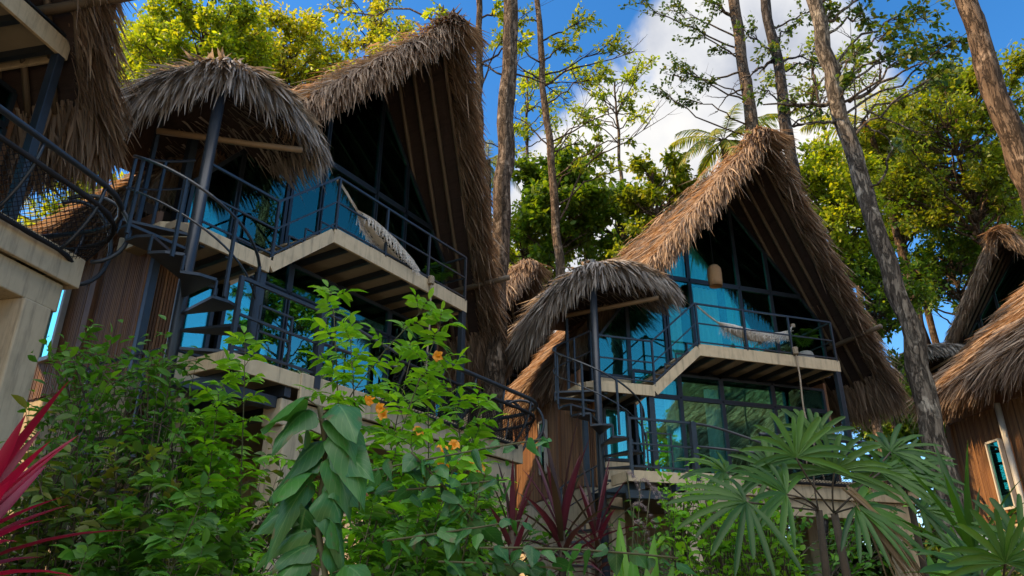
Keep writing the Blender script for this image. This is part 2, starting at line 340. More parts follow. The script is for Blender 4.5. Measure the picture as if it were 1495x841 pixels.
XN, YN = -.9, 1.75                 # the left slope is cut back below the canopy
def yfront(s, sgn):
    y = YA + (YE - YA) * s / LS
    return np.where((sgn < 0) & (XC - s / LS * HW < XN), YN + .25 * (s / LS - .6), y)
def thatch_slopes(r):
    mb = MB()
    for sgn in (-1, 1):
        ds = unit(np.array([sgn, 0, -SL])); nrm = unit(np.array([sgn * SL, 0, 1.0]))
        n = 11000
        s = r.random(n) * LS; yf = yfront(s, sgn)
        y = yf + r.random(n) * (YB - yf)
        s = np.floor(s / .2) * .2 + r.random(n) * .12
        P = np.array([XC, 0, ZR]) + ds * s[:, None] + nrm * (.03 + .13 * r.random(n))[:, None]; P[:, 1] = y
        D = ds + nrm * (.10 + .1 * r.random(n))[:, None] + r.standard_normal((n, 3)) * .10
        N = nrm + r.standard_normal((n, 3)) * .35
        mb.blades(P, D, N, .40 + .3 * r.random(n), .022 + .028 * r.random(n), .12 * r.random(n))
        # front and back verges, shaggy
        for front in (1, 0):
            n = 5200 if front else 2200
            s = LS * (r.random(n) ** .95); yf = yfront(s, sgn) if front else np.full(n, YB)
            oy = -1 if front else 1
            y = yf + oy * (-.35 * r.random(n) + .04)
            P = np.array([XC, 0, ZR]) + ds * s[:, None] + nrm * (-.10 + .30 * r.random(n))[:, None]; P[:, 1] = y
            D = ds * .75 + np.array([0, oy * 1.0, 0]) * (.15 + .75 * r.random(n))[:, None] + np.array([0, 0, -.35]) + r.standard_normal((n, 3)) * .16 + nrm * .1
            N = nrm * .6 + np.array([0, oy, 0]) * .6 + r.standard_normal((n, 3)) * .35
            mb.blades(P, D, N, .28 + .34 * r.random(n), .018 + .026 * r.random(n), .2 + .35 * r.random(n))
        # eave fringe
        n = 3600
        s = LS - .35 * r.random(n); y0e = YE - .1 if sgn > 0 else YN; y = y0e + r.random(n) * (YB - y0e)
        P = np.array([XC, 0, ZR]) + ds * s[:, None] + nrm * (-.10 + .25 * r.random(n))[:, None]; P[:, 1] = y
        D = ds + np.array([0, 0, -.25]) + r.standard_normal((n, 3)) * .2
        mb.blades(P, D, nrm + r.standard_normal((n, 3)) * .4, .4 + .45 * r.random(n), .02 + .028 * r.random(n), .15 + .3 * r.random(n))
        n = 80
        s = LS * r.random(n); y = yfront(s, sgn) - .05 * r.random(n)
        P = np.array([XC, 0, ZR]) + ds * s[:, None] + nrm * (.15 * r.random(n))[:, None]; P[:, 1] = y
        mb.blades(P, ds * .4 + np.array([0, -1, -.2]) + r.standard_normal((n, 3)) * .45, nrm + r.standard_normal((n, 3)) * .6, .3 + .35 * r.random(n), .012 + .03 * r.random(n) ** 3, .5 + .9 * r.random(n), ((0, .6), (.2, .95), (.45, 1), (.7, .7), (.88, .4), (1, .05)))
    # ridge cap and the drooping tip at the front
    n = 2400
    y = YA + r.random(n) * (YB - YA); y[:700] = YA + (r.random(700) ** 2) * .7 - .06
    sg = np.where(r.random(n) < .5, -1.0, 1.0)
    P = np.c_[XC + .12 * r.standard_normal(n), y, ZR + .08 + .16 * r.random(n)]
    D = np.c_[sg * (.6 + .4 * r.random(n)), np.where(np.arange(n) < 700, -.5 - .5 * r.random(n), .2 * r.standard_normal(n)), -.4 - .5 * r.random(n)]
    mb.blades(P, D, np.c_[sg * .5, np.zeros(n), np.ones(n)] + r.standard_normal((n, 3)) * .3, .35 + .4 * r.random(n), .022 + .03 * r.random(n), .5 * r.random(n))
    return mb

CANX = np.array([-3.25, -3.18, -3.02, -2.75, -2.25, -1.7, -1.1, -.5]); CANZ = np.array([7.45, 7.75, 8.1, 8.42, 8.6, 8.66, 8.6, 8.42])
_u = np.linspace(0, 1, 8); _uf = np.linspace(0, 1, 60)
def _sm(a):
    k = np.convolve(np.pad(np.interp(_uf, _u, a), 4, mode='edge'), np.ones(9) / 9, 'valid'); return k
CANXF, CANZF = _sm(CANX), _sm(CANZ)
CYB = 3.2
def canopy_point(u, v):
    """hooded arch: u = along the arch from left foot to right foot, v = 0 at the front lip .. 1 at the back"""
    x = np.interp(u, _uf, CANXF); z = np.interp(u, _uf, CANZF)
    y0 = -.4 + .35 * np.abs(2 * u - 1.05) ** 2.2 + 1.9 * np.clip(1 - 2 * u, 0, 1) ** 1.2
    y = y0 + (CYB - y0) * v
    lip = .16 * np.exp(-v * 9)                       # the lip rolls down a little
    return np.stack([x, y, z - lip - .25 * v * v], -1)
def canopy_shell():
    mb = MB(); nu, nv = 34, 14
    U, Vv = np.meshgrid(np.linspace(0, 1, nu), np.linspace(0, 1, nv) ** 1.6)
    p = canopy_point(U.ravel(), Vv.ravel())
    i = np.arange(nv - 1)[:, None] * nu; j = np.arange(nu - 1)[None]
    q = np.stack([i + j, i + j + 1, i + nu + j + 1, i + nu + j], -1).reshape(-1, 4)
    mb.add(np.concatenate([p, p - [0, 0, .08]]), q, q[:, ::-1] + len(p))
    return mb
def canopy_thatch(r, n=4600, nf=2300):
    mb = MB()
    def frame(u, v):
        p = canopy_point(u, v); e = 1e-2
        u2 = np.clip(u + e, 0, 1); u1 = np.clip(u - e, 0, 1)
        du = unit(canopy_point(u2, v) - canopy_point(u1, v)); dv = unit(canopy_point(u, v + e) - p)
        nr = unit(np.cross(du, dv)); nr = np.where(nr[:, 2:3] < 0, -nr, nr)
        return p, du, dv, nr
    u, v = r.random(n), r.random(n) ** 1.4
    p, du, dv, nr = frame(u, v)
    side = np.where(u < .56, -1.0, 1.0)[:, None]
    k = np.clip(1 - v * 2.2, .0, 1)[:, None]          # near the lip the leaves lie forward
    top = (1 - np.clip(np.abs(u - .56) * 3.2, 0, 1))[:, None]
    D = side * du * (1 - .75 * top * k) - dv * (.25 + .9 * k * top) + np.array([0, 0, -.12]) + r.standard_normal((n, 3)) * .16
    p = p + nr * (.02 + .13 * r.random(n))[:, None]
    mb.blades(p, D + nr * .1, nr + r.standard_normal((n, 3)) * .3, (.42 + .4 * r.random(n)) * np.clip(.45 + v * 3.5, 0, 1), .03 + .045 * r.random(n) ** 2, .15 + .25 * r.random(n), prof=((0, .7), (.45, 1), (1, .08)))
    # front lip fringe and the two feet
    u, v = r.random(nf), .06 * r.random(nf); ft = r.random(nf) < .3
    u = np.where(ft, np.where(r.random(nf) < .5, .09 * r.random(nf), 1 - .09 * r.random(nf)), u); v = np.where(ft, r.random(nf), v)
    p, du, dv, nr = frame(u, v); side = np.where(u < .56, -1.0, 1.0)[:, None]
    sl = np.clip(np.abs(u - .56) * 2.2, 0, 1)[:, None]
    D = side * du * (.15 + .8 * sl) - dv * (.2 + .35 * r.random((nf, 1))) * (1 - .9 * ft[:, None]) + np.array([0, 0, -1.0]) * (.7 - .42 * sl) + r.standard_normal((nf, 3)) * .17
    p = p + nr * (-.06 + .18 * r.random(nf))[:, None]
    mb.blades(p, D, -dv + nr * .5 + r.standard_normal((nf, 3)) * .45, .18 + .32 * r.random(nf), .026 + .04 * r.random(nf) ** 2, .2 + .3 * r.random(nf), prof=((0, .7), (.45, 1), (1, .06)))
    return mb

def clip_poly(poly, f):
    out = []
    for k in range(len(poly)):
        a, b = poly[k], poly[(k + 1) % len(poly)]; fa, fb = f(a), f(b)
        if fa >= 0: out.append(a)
        if fa * fb < 0:
            t = fa / (fa - fb); out.append((a[0] + (b[0] - a[0]) * t, a[1] + (b[1] - a[1]) * t))
    return out
def window(parent, poly, y, gm, fw=.06, axis='y'):
    """pane (part) with its frame (sub-part); poly in (x,z) or, axis='x', in (y,z) at x=y"""
    T = (lambda p, d: (p[0], y + d, p[1])) if axis == 'y' else (lambda p, d: (y + d, p[0], p[1]))
    c = np.mean(poly, axis=0)
    inn = [tuple(np.array(p) + unit(c - np.array(p)) * fw * .5) for p in poly]
    n = len(poly)
    v = [T(p, -.006) for p in inn] + [T(p, .006) for p in inn]
    j = np.arange(n); k = (j + 1) % n
    g = MB().add(v, np.arange(n)[None], (np.arange(n)[::-1] + n)[None], np.stack([j, j + n, k + n, k], -1)).build('window', gm, parent)
    fb = MB()
    for a in range(n):
        p, q = inn[a], inn[(a + 1) % n]
        fb.bar(T(p, .001 * a), T(q, .001 * a), fw, .07 + .002 * a, up=(0, 1, 0) if axis == 'y' else (1, 0, 0))
    fb.build('frame', M['steel'], g)
    return g

def make_villa():
    r = np.random.default_rng(11)
    V = empty('thatched_villa')
    # --- roof
    mb = MB()
    for sgn in (-1, 1):
        ds = np.array([sgn * HW, 0, -SL * HW]); nn = unit(np.array([sgn * SL, 0, 1.0])); t = .07
        P = lambda x, y: np.array([XC + sgn * x, y, ZR - SL * x])
        xn = XC - XN; yx = YA + (YE - YA) * xn / HW
        quads = [(P(0, YA), P(HW, YE), P(HW, YB), P(0, YB))] if sgn > 0 else [(P(0, YA), P(xn, yx), P(xn, YB), P(0, YB)), (P(xn, YN), P(HW, YN + .1), P(HW, YB), P(xn, YB))]
        for q in quads:
            v = list(q) + [p + nn * t for p in q]
            mb.add(v, [[0, 1, 2, 3], [7, 6, 5, 4], [0, 4, 5, 1], [1, 5, 6, 2], [2, 6, 7, 3], [3, 7, 4, 0]])
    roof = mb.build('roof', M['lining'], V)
    thatch_slopes(r).build('thatch', M['thatch'], roof)
    for sgn in (-1, 1):
        nn = unit(np.array([sgn * SL, 0, 1.0]))
        for yr in (-.62, -.22, .18, .58, .98):
            p = [np.array([XC + sgn * HW * t, yr + 1.6 * t, ZR - SL * HW * t]) - nn * .075 for t in np.linspace(.06, .97 if sgn > 0 else .6, 15)]
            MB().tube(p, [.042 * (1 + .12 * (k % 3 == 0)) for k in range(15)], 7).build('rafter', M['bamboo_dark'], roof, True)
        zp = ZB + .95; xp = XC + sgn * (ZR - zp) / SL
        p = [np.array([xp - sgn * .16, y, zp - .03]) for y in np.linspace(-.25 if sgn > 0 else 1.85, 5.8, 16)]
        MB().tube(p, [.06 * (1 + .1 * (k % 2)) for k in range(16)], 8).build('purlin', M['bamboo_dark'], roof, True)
    # --- canopy over the landing
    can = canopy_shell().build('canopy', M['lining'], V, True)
    canopy_thatch(r).build('thatch', M['thatch_wide'], can)
    MB().tube([(-.95, -.15, 8.0), (-1.5, .3, 7.95), (-2.6, 1.0, 7.8)], .05, 7).build('pole', M['bamboo'], can, True)
    # --- upper floor: balcony, stair, landing
    mb = MB(); mb.bx(.0, 3.6, .03, 5.0, ZB - .14, ZB - .02)
    bal = mb.build('balcony', M['soffit'], V)
    mb = MB(); mb.bx(-.0, 3.6, -.02, .028, ZB - .23, ZB + .03); mb.bx(3.602, 3.64, -.018, 1.1, ZB - .228, ZB + .028); mb.build('fascia', M['cream'], bal, bevel=.006)
    for x in np.linspace(.35, 3.45, 7): MB().bx(x - .035, x + .035, .032, 1.35, ZB - .24, ZB - .142).build('joist', M['steel'], bal)
    MB().bx(-.05, 3.65, 1.36, 1.46, ZB - .34, ZB - .145).build('beam', M['steel'], bal)
    mb = MB(); mb.bx(-2.62, -1.142, .03, 1.2, ZL - .13, ZL - .02)
    lan = mb.build('landing', M['soffit'], V)
    mb = MB(); mb.bx(-2.4, -1.14, -.02, .028, ZL - .2, ZL + .02); mb.bx(-2.66, -2.622, .3, 1.2, ZL - .198, ZL + .018); mb.bar((-2.64, .3, ZL - .09), (-2.4, .0, ZL - .09), .036, .21); mb.build('fascia', M['cream'], lan, bevel=.005)
    for x in (-2.2, -1.8, -1.4): MB().bx(x - .035, x + .035, .032, 1.18, ZL - .23, ZL - .132).build('joist', M['steel'], lan)
    # stair from landing to balcony
    a, b = np.array([-1.14, 0, ZL - .09]), np.array([0, 0, ZB - .1])
    st = MB().bar(a + [0, .004, 0], b + [0, .004, 0], .046, .2).bar(a + [0, .9, 0], b + [0, .9, 0], .046, .2).build('stair', M['cream'], V)
    for k in range(4):
        x0 = -1.14 + .285 * k; z0 = ZL + .2 * (k + 1)
        MB().bx(x0 - .01, x0 + .29, .03, .87, z0 - .03, z0).build('step', M['soffit'], st)
    mb = MB()
    for k in range(4):
        x0 = -1.14 + .285 * k; z0 = ZL + .02 + .25 * k
        mb.bar((x0, .0, z0), (x0, .0, z0 + .24), .022); mb.bar((x0, .0, z0 + .24), (x0 + .285, .0, z0 + .245), .022)
    mb.build('zigzag_rail', M['steel'], st)
    # railings (each one run of posts and rails)
    mb = MB()
    for x in (.02, 1.21, 2.4, 3.58): mb.bar((x, -.0, ZB + .0), (x, -.0, ZB + .95), .04)
    for z, w in ((.95, .035), (.5, .026), (.08, .026)): mb.bar((.02, 0, ZB + z), (3.58, 0, ZB + z), w)
    for z, w in ((.948, .035), (.5, .026), (.08, .026)): mb.bar((3.58, .03, ZB + z), (3.58, 1.1, ZB + z), w)
    mb.build('railing', M['steel'], V)
    mb = MB()
    for x in (-2.4, -1.12): mb.bar((x, 0, ZL), (x, 0, ZL + .96), .038)
    for z, w in ((.96, .035), (.5, .026), (.1, .026)):
        mb.bar((-2.4, 0, ZL + z), (-1.12, 0, ZL + z), w); mb.bar((-1.12, -.001, ZL + z), (.0, -.001, ZB + z), w)
    mb.build('railing', M['steel'], V)
    # steel posts
    for (x, y, z0, z1, w) in ((3.55, .03, ZD, ZB - .23, .11), (-1.2, .08, ZD, ZL - .2, .12), (-.02, 1.2, ZD, ZB - .15, .12), (-1.9, 1.22, ZD, 8.2, .12), (-2.3, .85, ZD, ZL - .14, .1), (-2.55, 1.05, ZL, 8.1, .06)):
        MB().bx(x - w / 2, x + w / 2, y - w / 2, y + w / 2, z0, z1).build('post', M['steel'], V, bevel=.006)
    # --- gable glazing, upper floor
    yg = 1.18
    rf = [lambda p: (ZR - .2 - SL * (p[0] - XC)) - p[1], lambda p: (ZR - .2 + SL * (p[0] - XC)) - p[1]]
    def pane(x0, x1, z0, z1, gm, y=yg):
        poly = [(x0, z0), (x1, z0), (x1, z1), (x0, z1)]
        for f in rf: poly = clip_poly(poly, f) if len(poly) > 2 else poly
        if len(poly) > 2:
            q = []
            for p in poly:
                if not q or math.hypot(p[0] - q[-1][0], p[1] - q[-1][1]) > .04: q.append(p)
            if len(q) > 2: window(V, q, y, gm)
    for x0, x1 in ((-1.82, -1.02), (-1.02, -.05)): pane(x0, x1, ZL + .5, 10.5, M['glass_mid'], yg)
    MB().bx(-1.84, -.03, yg - .05, yg + .06, ZL - .02, ZL + .49).build('sill_panel', M['cream'], V)
    for x0, x1 in ((.02, .7), (.7, 2.1), (2.1, 3.0), (3.0, 4.4)):
        pane(x0, x1, ZB + .02, ZB + 2.08, M['glass_up']); pane(x0, x1, ZB + 2.08, ZR, M['glass_up'])
    # --- lower floor: deck, walls, glazing
    deck = MB().prism([(-2.34, -1.0), (3.95, -1.0), (3.95, 5.0), (-2.28, 5.0), (-2.28, .9), (-1.6, .88), (-1.6, -.37), (-2.34, -.37)], ZD - .12, ZD).build('deck', M['soffit'], V)
    mb = MB(); mb.bx(-2.36, -1.25, -1.04, -1.002, ZD - .16, ZD + .03); mb.bx(-2.382, -2.343, -1.04, -.36, ZD - .162, ZD + .028); mb.build('fascia', M['cream'], deck, bevel=.005)
    mb = MB(); mb.bx(-1.248, 4.0, -1.06, -1.002, ZD - .3, ZD + .05); mb.bx(3.953, 4.02, -1.058, 2.0, ZD - .298, ZD + .048); mb.build('fascia', M['concrete'], deck, bevel=.012)
    for x in np.linspace(-2.1, 3.6, 9): MB().bx(x - .05, x + .05, -.99, .85, ZD - .28, ZD - .122).build('joist', M['steel'], deck)
    MB().bx(-1.45, 3.9, -.97, -.66, ZD - .62, ZD - .3).build('beam', M['concrete'], deck, bevel=.015)
    MB().bx(-2.3, -1.46, -.9, -.75, ZD - .42, ZD - .285).build('beam', M['steel'], deck)
    for (x, y, w) in ((-1.2, -.82, .36), (3.62, -.82, .36), (-1.95, .45, .3), (3.62, 1.8, .3)):
        mb = MB(); h = w / 2; zt = ZD - .62 if y < 0 else ZD - .125
        mb.bx(x - h, x + h, y - h, y + h, -2.5, zt)
        mb.build('column', M['concrete'], V, bevel=.02)
    # bamboo side walls and a front strip beside the glazing
    def slat_wall(x, y0, y1, z0, z1, side):
        w = MB().bx(x - .03, x + .03, y0, y1, z0, z1).build('side_wall', M['brownwood'], V)
        n = int((y1 - y0) / .042); y = np.linspace(y0 + .02, y1 - .02, n)
        A = np.c_[np.full(n, x + side * .035), y, np.full(n, z0 + .02)]; B = A.copy(); B[:, 2] = z1 - .02
        A += r.standard_normal((n, 3)) * .003
        MB().sticks(A, B, .021, .019, 0, 6).build('bamboo_cladding', M['slat'], w)
    slat_wall(-2.3, .95, 5.0, ZD + .02, 6.62, -1); slat_wall(3.98, .95, 5.0, ZD + .3, 6.9, 1)
    mb = MB(); mb.bx(-2.36, -1.86, .93, .98, ZD, ZL - .15); w = mb.build('front_wall', M['brownwood'], V)
    A = np.c_[np.linspace(-2.34, -1.88, 11), np.full(11, .915), np.full(11, ZD + .03)]; B = A + np.array([0, 0, ZL - .2 - ZD]); MB().sticks(A, B, .02, .02, 0, 6).build('bamboo_cladding', M['slat'], w)
    mb = MB(); mb.bx(-2.385, -2.34, .9, 5.05, 6.3, 6.55); mb.bx(-2.39, -2.3, 4.9, 5.06, 2.5, 6.29); mb.bx(-2.395, -2.33, 2.05, 2.2, ZD, 6.29); mb.build('wall_trim', M['brownwood'], V)
    MB().bx(-2.29, 3.96, 5.002, 5.1, 1.0, 6.6).build('back_wall', M['brownwood'], V)
    v = [(XC - 4.1, 5.1, ZR - SL * 4.15), (XC + 4.1, 5.1, ZR - SL * 4.15), (XC, 5.1, ZR - .05)]
    MB().add(v + [(a, b + .06, c) for a, b, c in v], [[0, 1, 2], [5, 4, 3]], [[0, 3, 4, 1], [1, 4, 5, 2], [2, 5, 3, 0]]).build('gable_wall', M['brownwood'], V)
    mb = MB(); mb.bx(-2.26, 3.9, 3.6, 4.95, -2.5, ZD - .125); mb.bx(-2.33, -2.265, .9, 5.1, -2.5, ZD + .01); mb.build('plinth', M['plinth'], V)
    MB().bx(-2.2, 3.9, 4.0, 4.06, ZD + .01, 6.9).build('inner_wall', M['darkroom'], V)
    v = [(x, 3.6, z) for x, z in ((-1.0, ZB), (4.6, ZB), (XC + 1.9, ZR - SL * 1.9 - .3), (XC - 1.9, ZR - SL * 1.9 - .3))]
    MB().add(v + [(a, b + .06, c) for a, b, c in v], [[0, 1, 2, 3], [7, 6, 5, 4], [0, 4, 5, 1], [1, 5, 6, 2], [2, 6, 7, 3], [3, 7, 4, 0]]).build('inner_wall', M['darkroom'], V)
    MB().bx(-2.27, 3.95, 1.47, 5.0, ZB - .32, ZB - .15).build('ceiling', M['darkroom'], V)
    yl = .93
    for x0, x1 in ((-1.84, -1.28), (-1.12, .02), (.02, 1.08), (1.08, 2.45), (2.45, 3.9)):
        z1 = ZL - .25 if x0 < -1.2 else 6.2
        window(V, [(x0, ZD + (.55 if x0 < -1.2 else .02)), (x1, ZD + (.55 if x0 < -1.2 else .02)), (x1, z1), (x0, z1)], yl, M['glass'])
        if x0 > -1.2: window(V, [(x0, 6.2), (x1, 6.2), (x1, 6.72), (x0, 6.72)], yl, M['glass_up'])
    MB().bx(-1.86, -1.26, yl - .03, yl + .04, ZD, ZD + .53).build('sill_panel', M['cream'], V)
    g = window(V, [(2.75, ZD + .55), (3.1, ZD + .55), (3.1, ZD + 1.75), (2.75, ZD + 1.75)], -2.41, M['glass'], axis='x')
    for ch in g.children: ch.data.materials.clear(); ch.data.materials.append(M['white_metal'])
    # --- spiral staircase
    PX, PY = -2.49, -.2
    sp = MB().tube([(PX, PY, 1.0), (PX, PY, 5), (PX, PY, 8.6)], .075, 14).build('spiral_staircase', M['steel'], V, True)
    nt = 9; rise = (ZL - ZD) / nt
    def ang(k): return R(-32) - R(27) * k
    for k in range(-9, nt):
        z = ZD + rise * (k + 1) - .02; a0, a1 = ang(k) + R(14), ang(k) - R(14)
        if k >= nt - 1: continue
        poly = [(PX + .07 * math.cos(a1), PY + .07 * math.sin(a1)), (PX + .82 * math.cos(a1), PY + .82 * math.sin(a1)), (PX + .84 * math.cos((a0 + a1) / 2), PY + .84 * math.sin((a0 + a1) / 2)), (PX + .82 * math.cos(a0), PY + .82 * math.sin(a0)), (PX + .07 * math.cos(a0), PY + .07 * math.sin(a0))]
        mb = MB().prism(poly, z - .035, z)
        mb.bar((poly[3][0], poly[3][1], z - .03), (poly[3][0], poly[3][1], z - rise), .025)
        mb.build('tread', M['steel'], sp)
    mb = MB(); ks = np.linspace(-8, nt + .6, 60)
    def hp(k, dz, rad=.84): return (PX + rad * math.cos(ang(k)), PY + rad * math.sin(ang(k)), ZD + rise * (k + 1) + dz)
    for dz, rr in ((.95, .02), (.5, .014)):
        mb.tube([hp(k, dz) for k in ks if k > -.3], rr, 6); mb.tube([hp(k, dz) for k in ks if k < -3], rr, 6)
    for k in (-8, -6, -4, 0.6, 2.2, 3.8, 5.4, 7, 8.6): mb.bar(hp(k, -.05), hp(k, .95), .035)
    mb.build('handrail', M['steel'], sp, False)
    # --- straight rails on the deck, then the curved tube that runs down to the net
    mb = MB()
    for x, w in ((-2.3, .05), (-1.0, .1)): mb.bar((x, -1.02, ZD - .1), (x, -1.02, ZD + .97), w)
    for z, w in ((.95, .04), (.5, .03), (.1, .03)): mb.bar((-2.3, -1.02, ZD + z), (-1.0, -1.02, ZD + z), w)
    for z in (.72, .4): mb.bar((-1.95, -.99, ZD + z), (-1.45, -.99, ZD + z), .024)
    for x in (-1.95, -1.45): mb.bar((x, -.99, ZD + .05), (x, -.99, ZD + .72), .024)
    t = np.linspace(0, 1, 12)
    for dz, dx in ((0, 0), (-.42, -.1)):
        mb.tube([(-1.0 + (1.15 + dx) * u, -1.03 - .42 * u ** 2, ZD + .94 + dz - (.36 + dz * .55) * (1 - math.cos(u * PI / 2)) ** 1.1) for u in t], .024, 8)
    mb.build('railing', M['steel'], V)
    # --- leaning net balustrade
    def plan(u):
        """plan of the net edge, u metres from its left end; outward normal"""
        if u < 3.4: return np.array([.1 + u, -1.0]), np.array([0, -1.0])
        a = min((u - 3.4) / .55, PI / 2)
        c = np.array([3.5, -.45]); p = c + .55 * np.array([math.sin(a), -math.cos(a)])
        nrm = np.array([math.sin(a), -math.cos(a)])
        if a >= PI / 2: p = p + np.array([0, (u - 3.4) - .55 * PI / 2])
        return p, nrm
    UM = 3.4 + .55 * PI / 2 + .9
    def net_pt(u, v):
        p, nrm = plan(u); o = .12 + .36 * math.sin(v * PI / 2) ; z = ZD - .05 + .78 * v ** 1.1
        q = p + nrm * o
        return (q[0], q[1], z)
    us = np.linspace(0, UM, 40)
    nr = MB().tube([net_pt(u, 1.0) for u in us], .036, 10).build('net_railing', M['steel'], V, True)
    MB().tube([net_pt(u, .72) for u in us], .03, 7, jitter=.12).tube([net_pt(u, .02) for u in us], .028, 7, jitter=.12).build('edge_rope', M['net'], nr, True)
    for u in np.linspace(.15, UM - .05, 7): MB().tube([net_pt(u, v) for v in (0, .2, .4, .6, .8, 1)], .02, 6).build('rib', M['steel'], nr, True)
    for k, u in enumerate((3.75, 4.1)):
        p, nrm = plan(u); c = np.array([p[0] + nrm[0] * .30, p[1] + nrm[1] * .30])
        MB().tube([(c[0] + nrm[0] * .42 * math.sin(a) - nrm[0] * .1, c[1] + nrm[1] * .42 * math.sin(a) - nrm[1] * .1, ZD + .42 + (.42 + .1 * k) * math.cos(a)) for a in np.linspace(-.7, 2.9, 16)], .026, 8).build('hoop', M['steel'], nr, True)
    mb = MB(); A, B = [], []
    nu, nv = int(UM / .072), 10
    for i in range(nu):
        for j in range(nv):
            p = net_pt(UM * i / nu, .72 * j / nv); A += [p, p]; i2 = min(nu, i + 1)
            B += [net_pt(UM * (i2) / nu, .72 * (j + 1) / nv), net_pt(UM * max(0, i - 1) / nu, .72 * (j + 1) / nv)]
    mb.sticks(np.array(A), np.array(B), .0042, .0042).build('net', M['net'], nr)
    return V

def vmat(loc, phi): return Matrix.Translation(Vector(loc)) @ Matrix.Rotation(R(90 - phi), 4, 'Z')
VILLAS = [((-2.83,10.46,0), 32, 'tall dark villa in the middle left, steep grey thatched gable beside the thick trunk'),
          ((-6.28,3.75,.92), 12, 'shadowed villa cut off by the left frame edge, curved net balustrade on a cream column'),
          ((3.93,14.8,-.47), 71, 'villa right of centre with sunlit orange thatch and a wicker lampshade under its gable'),
          ((12.0,9.4,-1.25), 90, 'villa at the far right showing only a long thatched slope over a brown side wall'),
          ((-1.18,21.28,-.3), 40, 'distant villa whose small orange gable peeks out between the two main villas'),
          ((17.48,26.29,2.23), 135, 'distant villa with a pointed thatched gable rising behind the far right roof')]
proto = make_villa()
villas = []
for i, (loc, phi, lab) in enumerate(VILLAS):
    v = proto if i == 0 else copy_tree(proto, skip=('canopy', 'spiral_staircase') if i == 3 else ())
    v.location = loc; v.rotation_euler.z = R(90 - phi)
    tag(v, lab, 'villa', 'thatched villas on columns')
    villas.append(v)
for ch in villas[1].children:                      # the far left villa: shorter deck overhang, roof nearer the viewpoint
    b = ch.name.split('.')[0]
    if b == 'roof': ch.location = (-1.57, -.95, -.7)
    elif b in ('deck', 'net_railing', 'column'): ch.location = (0, .4, 0)
for ch in villas[3].children:
    if ch.name.split('.')[0] == 'roof': ch.scale = (1.2, 1, .82); ch.location = (-.35, 0, .18 * 7.03 - .1)
    if ch.name.split('.')[0] in ('side_wall', 'plinth', 'wall_trim'): ch.location = (-.5, 1.0, 0)
    if ch.name.split('.')[0] in ('gable_wall', 'inner_wall'): ch.scale.z = .82; ch.location.z = .18 * 7.0 - .05
W1, W0, W2, W3, W4, W5 = [vmat(l, p) for l, p, _ in VILLAS]
# the far right villa also shows a white framed window and a pale downpipe on its side wall
g = window(villas[3], [(4.35, ZD + .25), (4.75, ZD + .25), (4.75, ZD + 1.5), (4.35, ZD + 1.5)], -2.94, M['glass_up'], .04, axis='x')
for ch in g.children: ch.data.materials.clear(); ch.data.materials.append(M['white_metal'])
MB().tube([(-2.98, 4.1, 2.2), (-2.98, 4.1, 6.3)], .055, 10).tube([(-2.98, 4.15, 3.55), (-2.98, 4.5, 3.45), (-2.98, 4.95, 3.4)], .045, 10).build('downpipe', M['white_metal'], villas[3], True)

# ------------------------------------------------------------------ things on the villas
def put(o, W, l=(0, 0, 0), rz=0):
    o.matrix_world = W @ Matrix.Translation(Vector(l)) @ Matrix.Rotation(rz, 4, 'Z')
def curtain(W, x0, x1, y, z0, z1, m, label, top=None, n=60):
    """hanging folds; top(x) gives an optional slanted upper edge"""
    x = np.linspace(0, x1 - x0, n); ph = x * 2 * PI / .13
    dy = .028 * np.sin(ph) + .012 * np.sin(ph * .37 + 1)
    zs = [np.zeros(n)]; zt = np.full(n, z1 - z0) if top is None else np.array([top(x0 + a) for a in x]) - z0
    rows = [np.c_[x, dy * f, zt * t] for t, f in ((0, 1.3), (.5, 1), (1, .7))]
    mb = MB()
    v = np.concatenate(rows + [q + np.array([0, .006, 0]) for q in rows]); i = np.arange(2)[:, None] * n; j = np.arange(n - 1)[None]
    q = np.stack([i + j, i + j + 1, i + n + j + 1, i + n + j], -1).reshape(-1, 4)
    mb.add(v, q, q[:, ::-1] + 3 * n)
    o = mb.build('curtain', m, None, True)
    put(o, W, (x0, y, z0)); tag(o, label, 'curtain', 'curtains behind the villa windows')
def gable_top(x): return roof_z(x, .45)
curtain(W1, -.33, .06, 1.06, ZD + .05, 6.5, M['curtain_pink'], 'tan curtain gathered left of its twin in the dark villa, lower floor')
curtain(W1, .3, .75, 1.06, ZD + .05, 6.5, M['curtain_pink'], 'tan curtain right of its twin behind lower glass of the dark villa')
curtain(W1, 1.2, 2.8, 1.07, ZD + .05, 6.5, M['curtain_green'], 'wide green curtain behind the lower glass of the dark villa')
curtain(W1, 1.5, 2.75, 1.32, ZB + .05, 11, M['curtain_green'], 'green curtain hanging under the gable beyond the slung hammock', gable_top)
curtain(W1, -1.0, -.2, 1.32, ZL + .55, 9, M['curtain_green'], 'slanted green curtain in the upper glass left of the dark gable', gable_top)
curtain(W1, 2.9, 3.7, 1.32, ZB + .05, 9, M['curtain_green'], 'short green curtain by the potted plant of the dark villa', gable_top)
curtain(W2, .1, .5, 1.32, ZB + .05, 9.1, M['curtain_white'], 'narrow white curtain at the left end of the cream hammock')
curtain(W2, .9, 1.55, 1.32, ZB + .05, 9.1, M['curtain_white'], 'white curtain directly behind the middle of the cream hammock')
curtain(W2, .1, 1.7, 1.34, ZB + 2.15, 12, M['curtain_green'], 'green curtain in the tall glass left of the lampshade', gable_top)
curtain(W2, 1.8, 3.5, 1.34, ZB + .05, 11, M['curtain_green'], 'long green curtain right of the lampshade in the sunlit villa', gable_top)
curtain(W2, -.3, .1, 1.06, ZD + .05, 6.5, M['curtain_white'], 'white lower floor curtain nearest the reflecting window of the sunlit villa')
